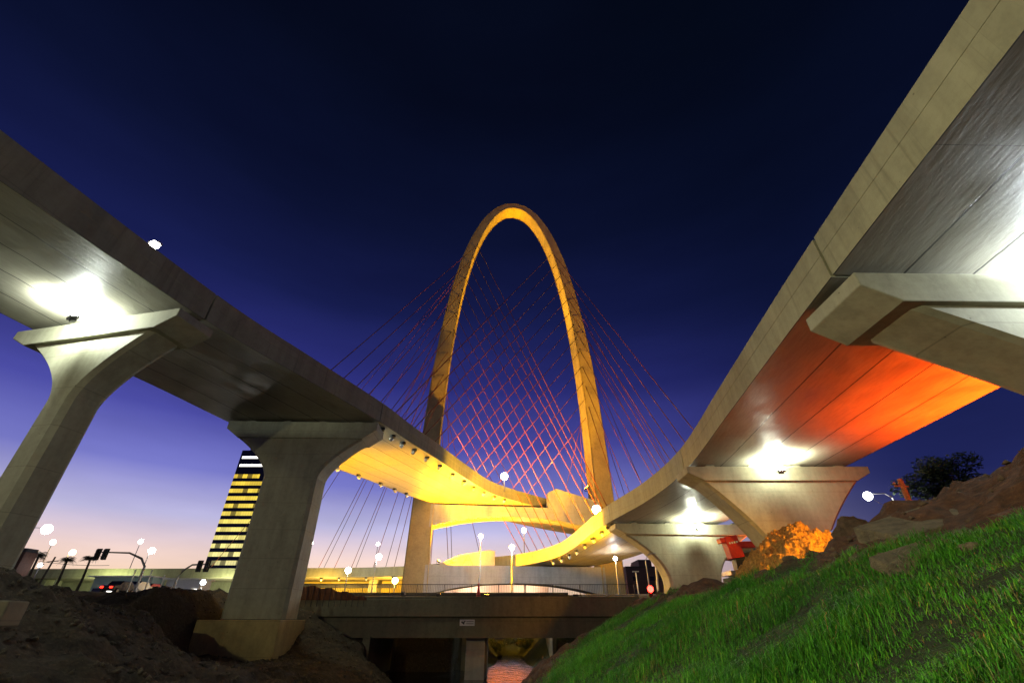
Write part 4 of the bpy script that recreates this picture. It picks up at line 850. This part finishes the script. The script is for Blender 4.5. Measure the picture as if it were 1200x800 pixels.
# red loader crane with its boom and its flat bed
mc = thing('loader_crane', 'bright red loader crane on a flat truck bed in front of the farthest right pier', 'crane', (at(861, 660, 46).x, 46, gz(at(861, 660, 46).x, 46)))
c = at(858, 641, 46)
q = Matrix.Rotation(R(-9), 3, 'Y')
MB().box(c, (1.25, 1.1, 1.9), rot=q).box(c+q @ Vector((-.7, 0, .7)), (.7, .9, .45), rot=q).build('column', 'red_paint', mc, bevel=.06)
MB().box(c+Vector((2.5, 0, .25)), (4.0, .55, .55), rot=Matrix.Rotation(R(-1), 3, 'Y')).build('boom', 'red_paint', mc, bevel=.04)
MB().tube([c+Vector((.4, -.1, -.6)), c+Vector((2.6, -.1, .0))], .12, 8).build('ram', 'steel_grey', mc)
MB().box(c+Vector((.25, 0, -1.5)), (.8, .9, .9)).build('slewing_base', 'steel_dark', mc)
MB().box(c+Vector((2.0, .3, -2.2)), (6.0, 2.2, .35)).build('flat_bed', 'steel_grey', mc)
m = MB()
for dx in (2.6, 3.4): m.tube([c+Vector((dx, -.5, -2.0)), c+Vector((dx, -.5, -.7))], .05, 6)
m.box(c+Vector((3.0, -.5, -1.2)), (.9, .06, .06)); m.build('hand_rail', 'steel_grey', mc)
m = MB()
for k in range(4): m.box(c+q @ Vector((-.35+.23*k, -.62, .35)), (.15, .02, .16), rot=q)
m.build('lettering', 'white_paint', mc)
for dx in (.2, 1.3, 3.9):
    w_ = MB().tube([c+Vector((dx, -.9, -2.7)), c+Vector((dx, -.6, -2.7))], .5, 16).build('wheel', 'rubber', mc); MB().tube([c+Vector((dx, -.92, -2.7)), c+Vector((dx, -.6, -2.7))], .26, 12).build('rim', 'steel_grey', w_)

# truck under a blue tarpaulin and the pale steel frame beside it
tp = thing('tarp_truck', 'truck load under a bright blue tarpaulin behind the dark boulders', 'truck', (at(1022, 640, 34).x, 34, gz(at(1022, 640, 34).x, 34))); c = at(1023, 619, 34)
prof = [(-2.2, -.9), (-2.2, -.2), (-1.5, .25), (0, .38), (1.6, .3), (2.3, -.15), (2.3, -.9)]
MB().prism([c+Vector((x, 0, z)) for x, z in prof], (0, 3, 0)).build('tarpaulin', 'blue_tarp', tp, bevel=.06); MB().box(c+Vector((0, 1.5, -1.5)), (4.6, 2.9, 1.2)).build('load_bed', 'steel_dark', tp)
for dx in (-1.4, 1.4): MB().tube([c+Vector((dx, -.1, -2.2)), c+Vector((dx, .3, -2.2))], .5, 14).build('wheel', 'rubber', tp)
fr = thing('steel_frame', 'pale tubular steel frame left of the blue tarpaulin', 'frame', (at(985, 640, 36).x, 36, gz(at(985, 640, 36).x, 36)))
a = at(969, 627, 36); b = at(981, 622, 36); c = at(1008, 622.5, 36); m = MB(); m.tube([a, b, c], .08, 6); m.tube([a+Vector((.5, .2, -.15)), b+Vector((.5, .2, -.25)), c+Vector((0, .2, -.25))], .06, 6)
for p in (a, b.lerp(c, .3), c): m.tube([p, (p.x, p.y, gz(p.x, p.y))], .06, 6)
m.build('tubes', 'white_paint', fr)
up = thing('utility_pole', 'leaning orange lit wooden utility pole with crossarm above the tilted slabs', 'utility pole', (at(1073, 603, 30).x, 30, gz(at(1073, 603, 30).x, 30)))
a = at(1054, 561, 30); b = at(1073, 604, 30); b2 = b+(b-a)*.9; MB().tube([b2, a], [.20, .15], 10).build('pole', 'wood', up)
m = MB(); m.tube([a+Vector((-.55, 0, -.45)), a+Vector((.35, 0, -.5))], .06, 6); m.ball(a+Vector((-.5, 0, -.3)), .09, 8, 6); m.ball(a+Vector((-.15, 0, -.3)), .09, 8, 6); m.build('crossarm', 'wood', up)
def wire(label, p, q_, sag, r=.02, mat='steel_grey'):
    p = Vector(p); q_ = Vector(q_); MBo = MB().tube([p.lerp(q_, t/12)-Vector((0, 0, sag*4*(t/12)*(1-t/12))) for t in range(13)], r, 6).build('overhead_wire', mat); return tag(MBo, label, 'wire')
wire('thin pale wire running from the street lamp down to the leaning utility pole', at(1018, 581, 61.5), at(1072, 601, 30), .4, .028)
wire('pale wire running right from the leaning utility pole to the mound', at(1072, 596, 30), at(1140, 587, 31), .1, .03)
wire('thin wire crossing the sunset above the palms left of the signal', at(20, 652, 96), at(128, 662, 96), .5, .04, 'steel_dark')
wp = thing('utility_pole', 'short dark utility pole with a crossarm between the left palms', 'utility pole', (at(63, 665, 96).x, 96, 3.4)); a = at(65, 652, 96); MB().tube([(a.x-.8, 96, 3.4), a], [.2, .14], 8).build('pole', 'bark', wp); MB().tube([a+Vector((-1.2, 0, -.9)), a+Vector((1.0, 0, -.7))], .09, 6).build('crossarm', 'bark', wp)
ld = thing('trestle', 'small thin A shaped trestle standing on the lower crossbeam before the yellow haunch', 'trestle', A(-9.6, -2.18, 9.05)); m = MB()
for s in (-1, 1):
    m.tube([A(-9.6+s*1.0, -2.18, 9.06), A(-9.6, -2.18, 10.9)], .05, 6)
m.tube([A(-10.2, -2.18, 9.9), A(-9.0, -2.18, 9.9)], .04, 6); m.build('frame', 'wood', ld)
a = at(4, 714, 16.5); cb = MB().box((a.x-.9, a.y, a.z-.1), (2.2, 1.0, .7), R(14)).build('concrete_block', 'old_concrete', bevel=.05); tag(cb, 'grey concrete block half in shadow at the left frame edge', 'concrete block')

# ------------------------------------------------------------------ grass on the right bank, gravel and clods on the soil
N = 900000
x = RNG.uniform(-3, 11, N); y = .5+34*RNG.random(N)**1.5
tf = turf(x, y)*np.clip(.95+2.2*fbm(x*.8, y*.8, 4, 77), .12, 1); keep = tf > RNG.random(N); x = x[keep]; y = y[keep]
d = np.hypot(x, y); keep = d > 1.6; x = x[keep]; y = y[keep]; n = len(x)
z = ground_z(x, y)-.03; tall = np.clip(.65+2.2*fbm(x*.9, y*.9, 3, 12), .25, 1.7)
L = (.12+.24*RNG.random(n)**1.5)*tall*.95; a = RNG.uniform(0, 2*np.pi, n); lean = RNG.uniform(.3, 1.7, n)
dx, dy = np.cos(a), np.sin(a); wv = .0021+.0024*RNG.random(n); b = a+np.pi/2+RNG.uniform(-.6, .6, n); wx, wy = np.cos(b)*wv, np.sin(b)*wv
P0 = np.stack([x, y, z], 1); P1 = P0+np.stack([dx*L*lean*.3, dy*L*lean*.3, L*.62], 1); P2 = P0+np.stack([dx*L*lean*.95, dy*L*lean*.95, L*(1.0-.48*lean)], 1)
W = np.stack([wx, wy, np.zeros(n)], 1); V = np.stack([P0-W, P0+W, P1+W*.8, P1-W*.8, P2], 1).reshape(-1, 3); i5 = np.arange(n)*5
Q = np.concatenate([np.stack([i5, i5+1, i5+2], 1), np.stack([i5, i5+2, i5+3], 1), np.stack([i5+3, i5+2, i5+4], 1)])
g = np.clip(.5+1.6*fbm(x*.5, y*.5, 3, 55)+RNG.normal(0, .22, n), 0, 1)[:, None]
c0 = np.array([.026, .15, .011]); c1 = np.array([.11, .40, .03]); cdry = np.array([.22, .20, .08]); col = c0*(1-g)+c1*g; dry = RNG.random(n) < np.clip(.05+.9*fbm(x*.7, y*.7, 3, 99), .015, .35); col[dry] = cdry*RNG.uniform(.5, 1.2, (dry.sum(), 1)); yel = RNG.random(n) < .12; col[yel] = col[yel]*np.array([2.0, 1.05, .9])
grass = mesh_np('grass', V, Q, 'grass_blade', np.repeat(col, 5, 0)); tag(grass, 'thick green grass covering the right bank in the foreground', 'grass')

def stones(name, n, x0, x1, y0, y1, smin, smax, mat, label, cat, filt):
    x = RNG.uniform(x0, x1, n); y = RNG.uniform(y0, y1, n); k = filt(x, y) > RNG.random(n); x = x[k]; y = y[k]; n = len(x); z = ground_z(x, y); s = smin+(smax-smin)*RNG.random(n)**3.5
    base = np.array([(1,0,0),(-1,0,0),(0,1,0),(0,-1,0),(0,0,1),(0,0,-1)], float); Fc = np.array([(0,2,4),(2,1,4),(1,3,4),(3,0,4),(2,0,5),(1,2,5),(3,1,5),(0,3,5)])
    J = base[None]*(1+RNG.uniform(-.35, .5, (n, 6, 1)))+RNG.normal(0, .18, (n, 6, 3)); an = RNG.uniform(0, 6.28, n); ca, sa = np.cos(an)[:, None], np.sin(an)[:, None]
    V = np.stack([J[:, :, 0]*ca-J[:, :, 1]*sa, J[:, :, 0]*sa+J[:, :, 1]*ca, J[:, :, 2]*.75], 2)*s[:, None, None]+np.stack([x, y, z+s*.1], 1)[:, None]
    o = mesh_np(name, V.reshape(-1, 3), (Fc[None]+(np.arange(n)*6)[:, None, None]).reshape(-1, 3), mat); return tag(o, label, cat)
stones('gravel', 20000, -28, -7, 11, 50, .015, .15, 'gravel', 'grey gravel and stones strewn over the left dirt bank', 'gravel', lambda x, y: np.clip(.55+1.8*fbm(x*.4, y*.4, 3, 5), .1, 1))
stones('soil_clods', 14000, 0, 20, 7, 48, .012, .10, 'rock', 'brown clods of earth along the crest of the right bank', 'clods', lambda x, y: (1-turf(x, y))*np.clip(.5+1.8*fbm(x*.5, y*.5, 3, 6), .1, 1))
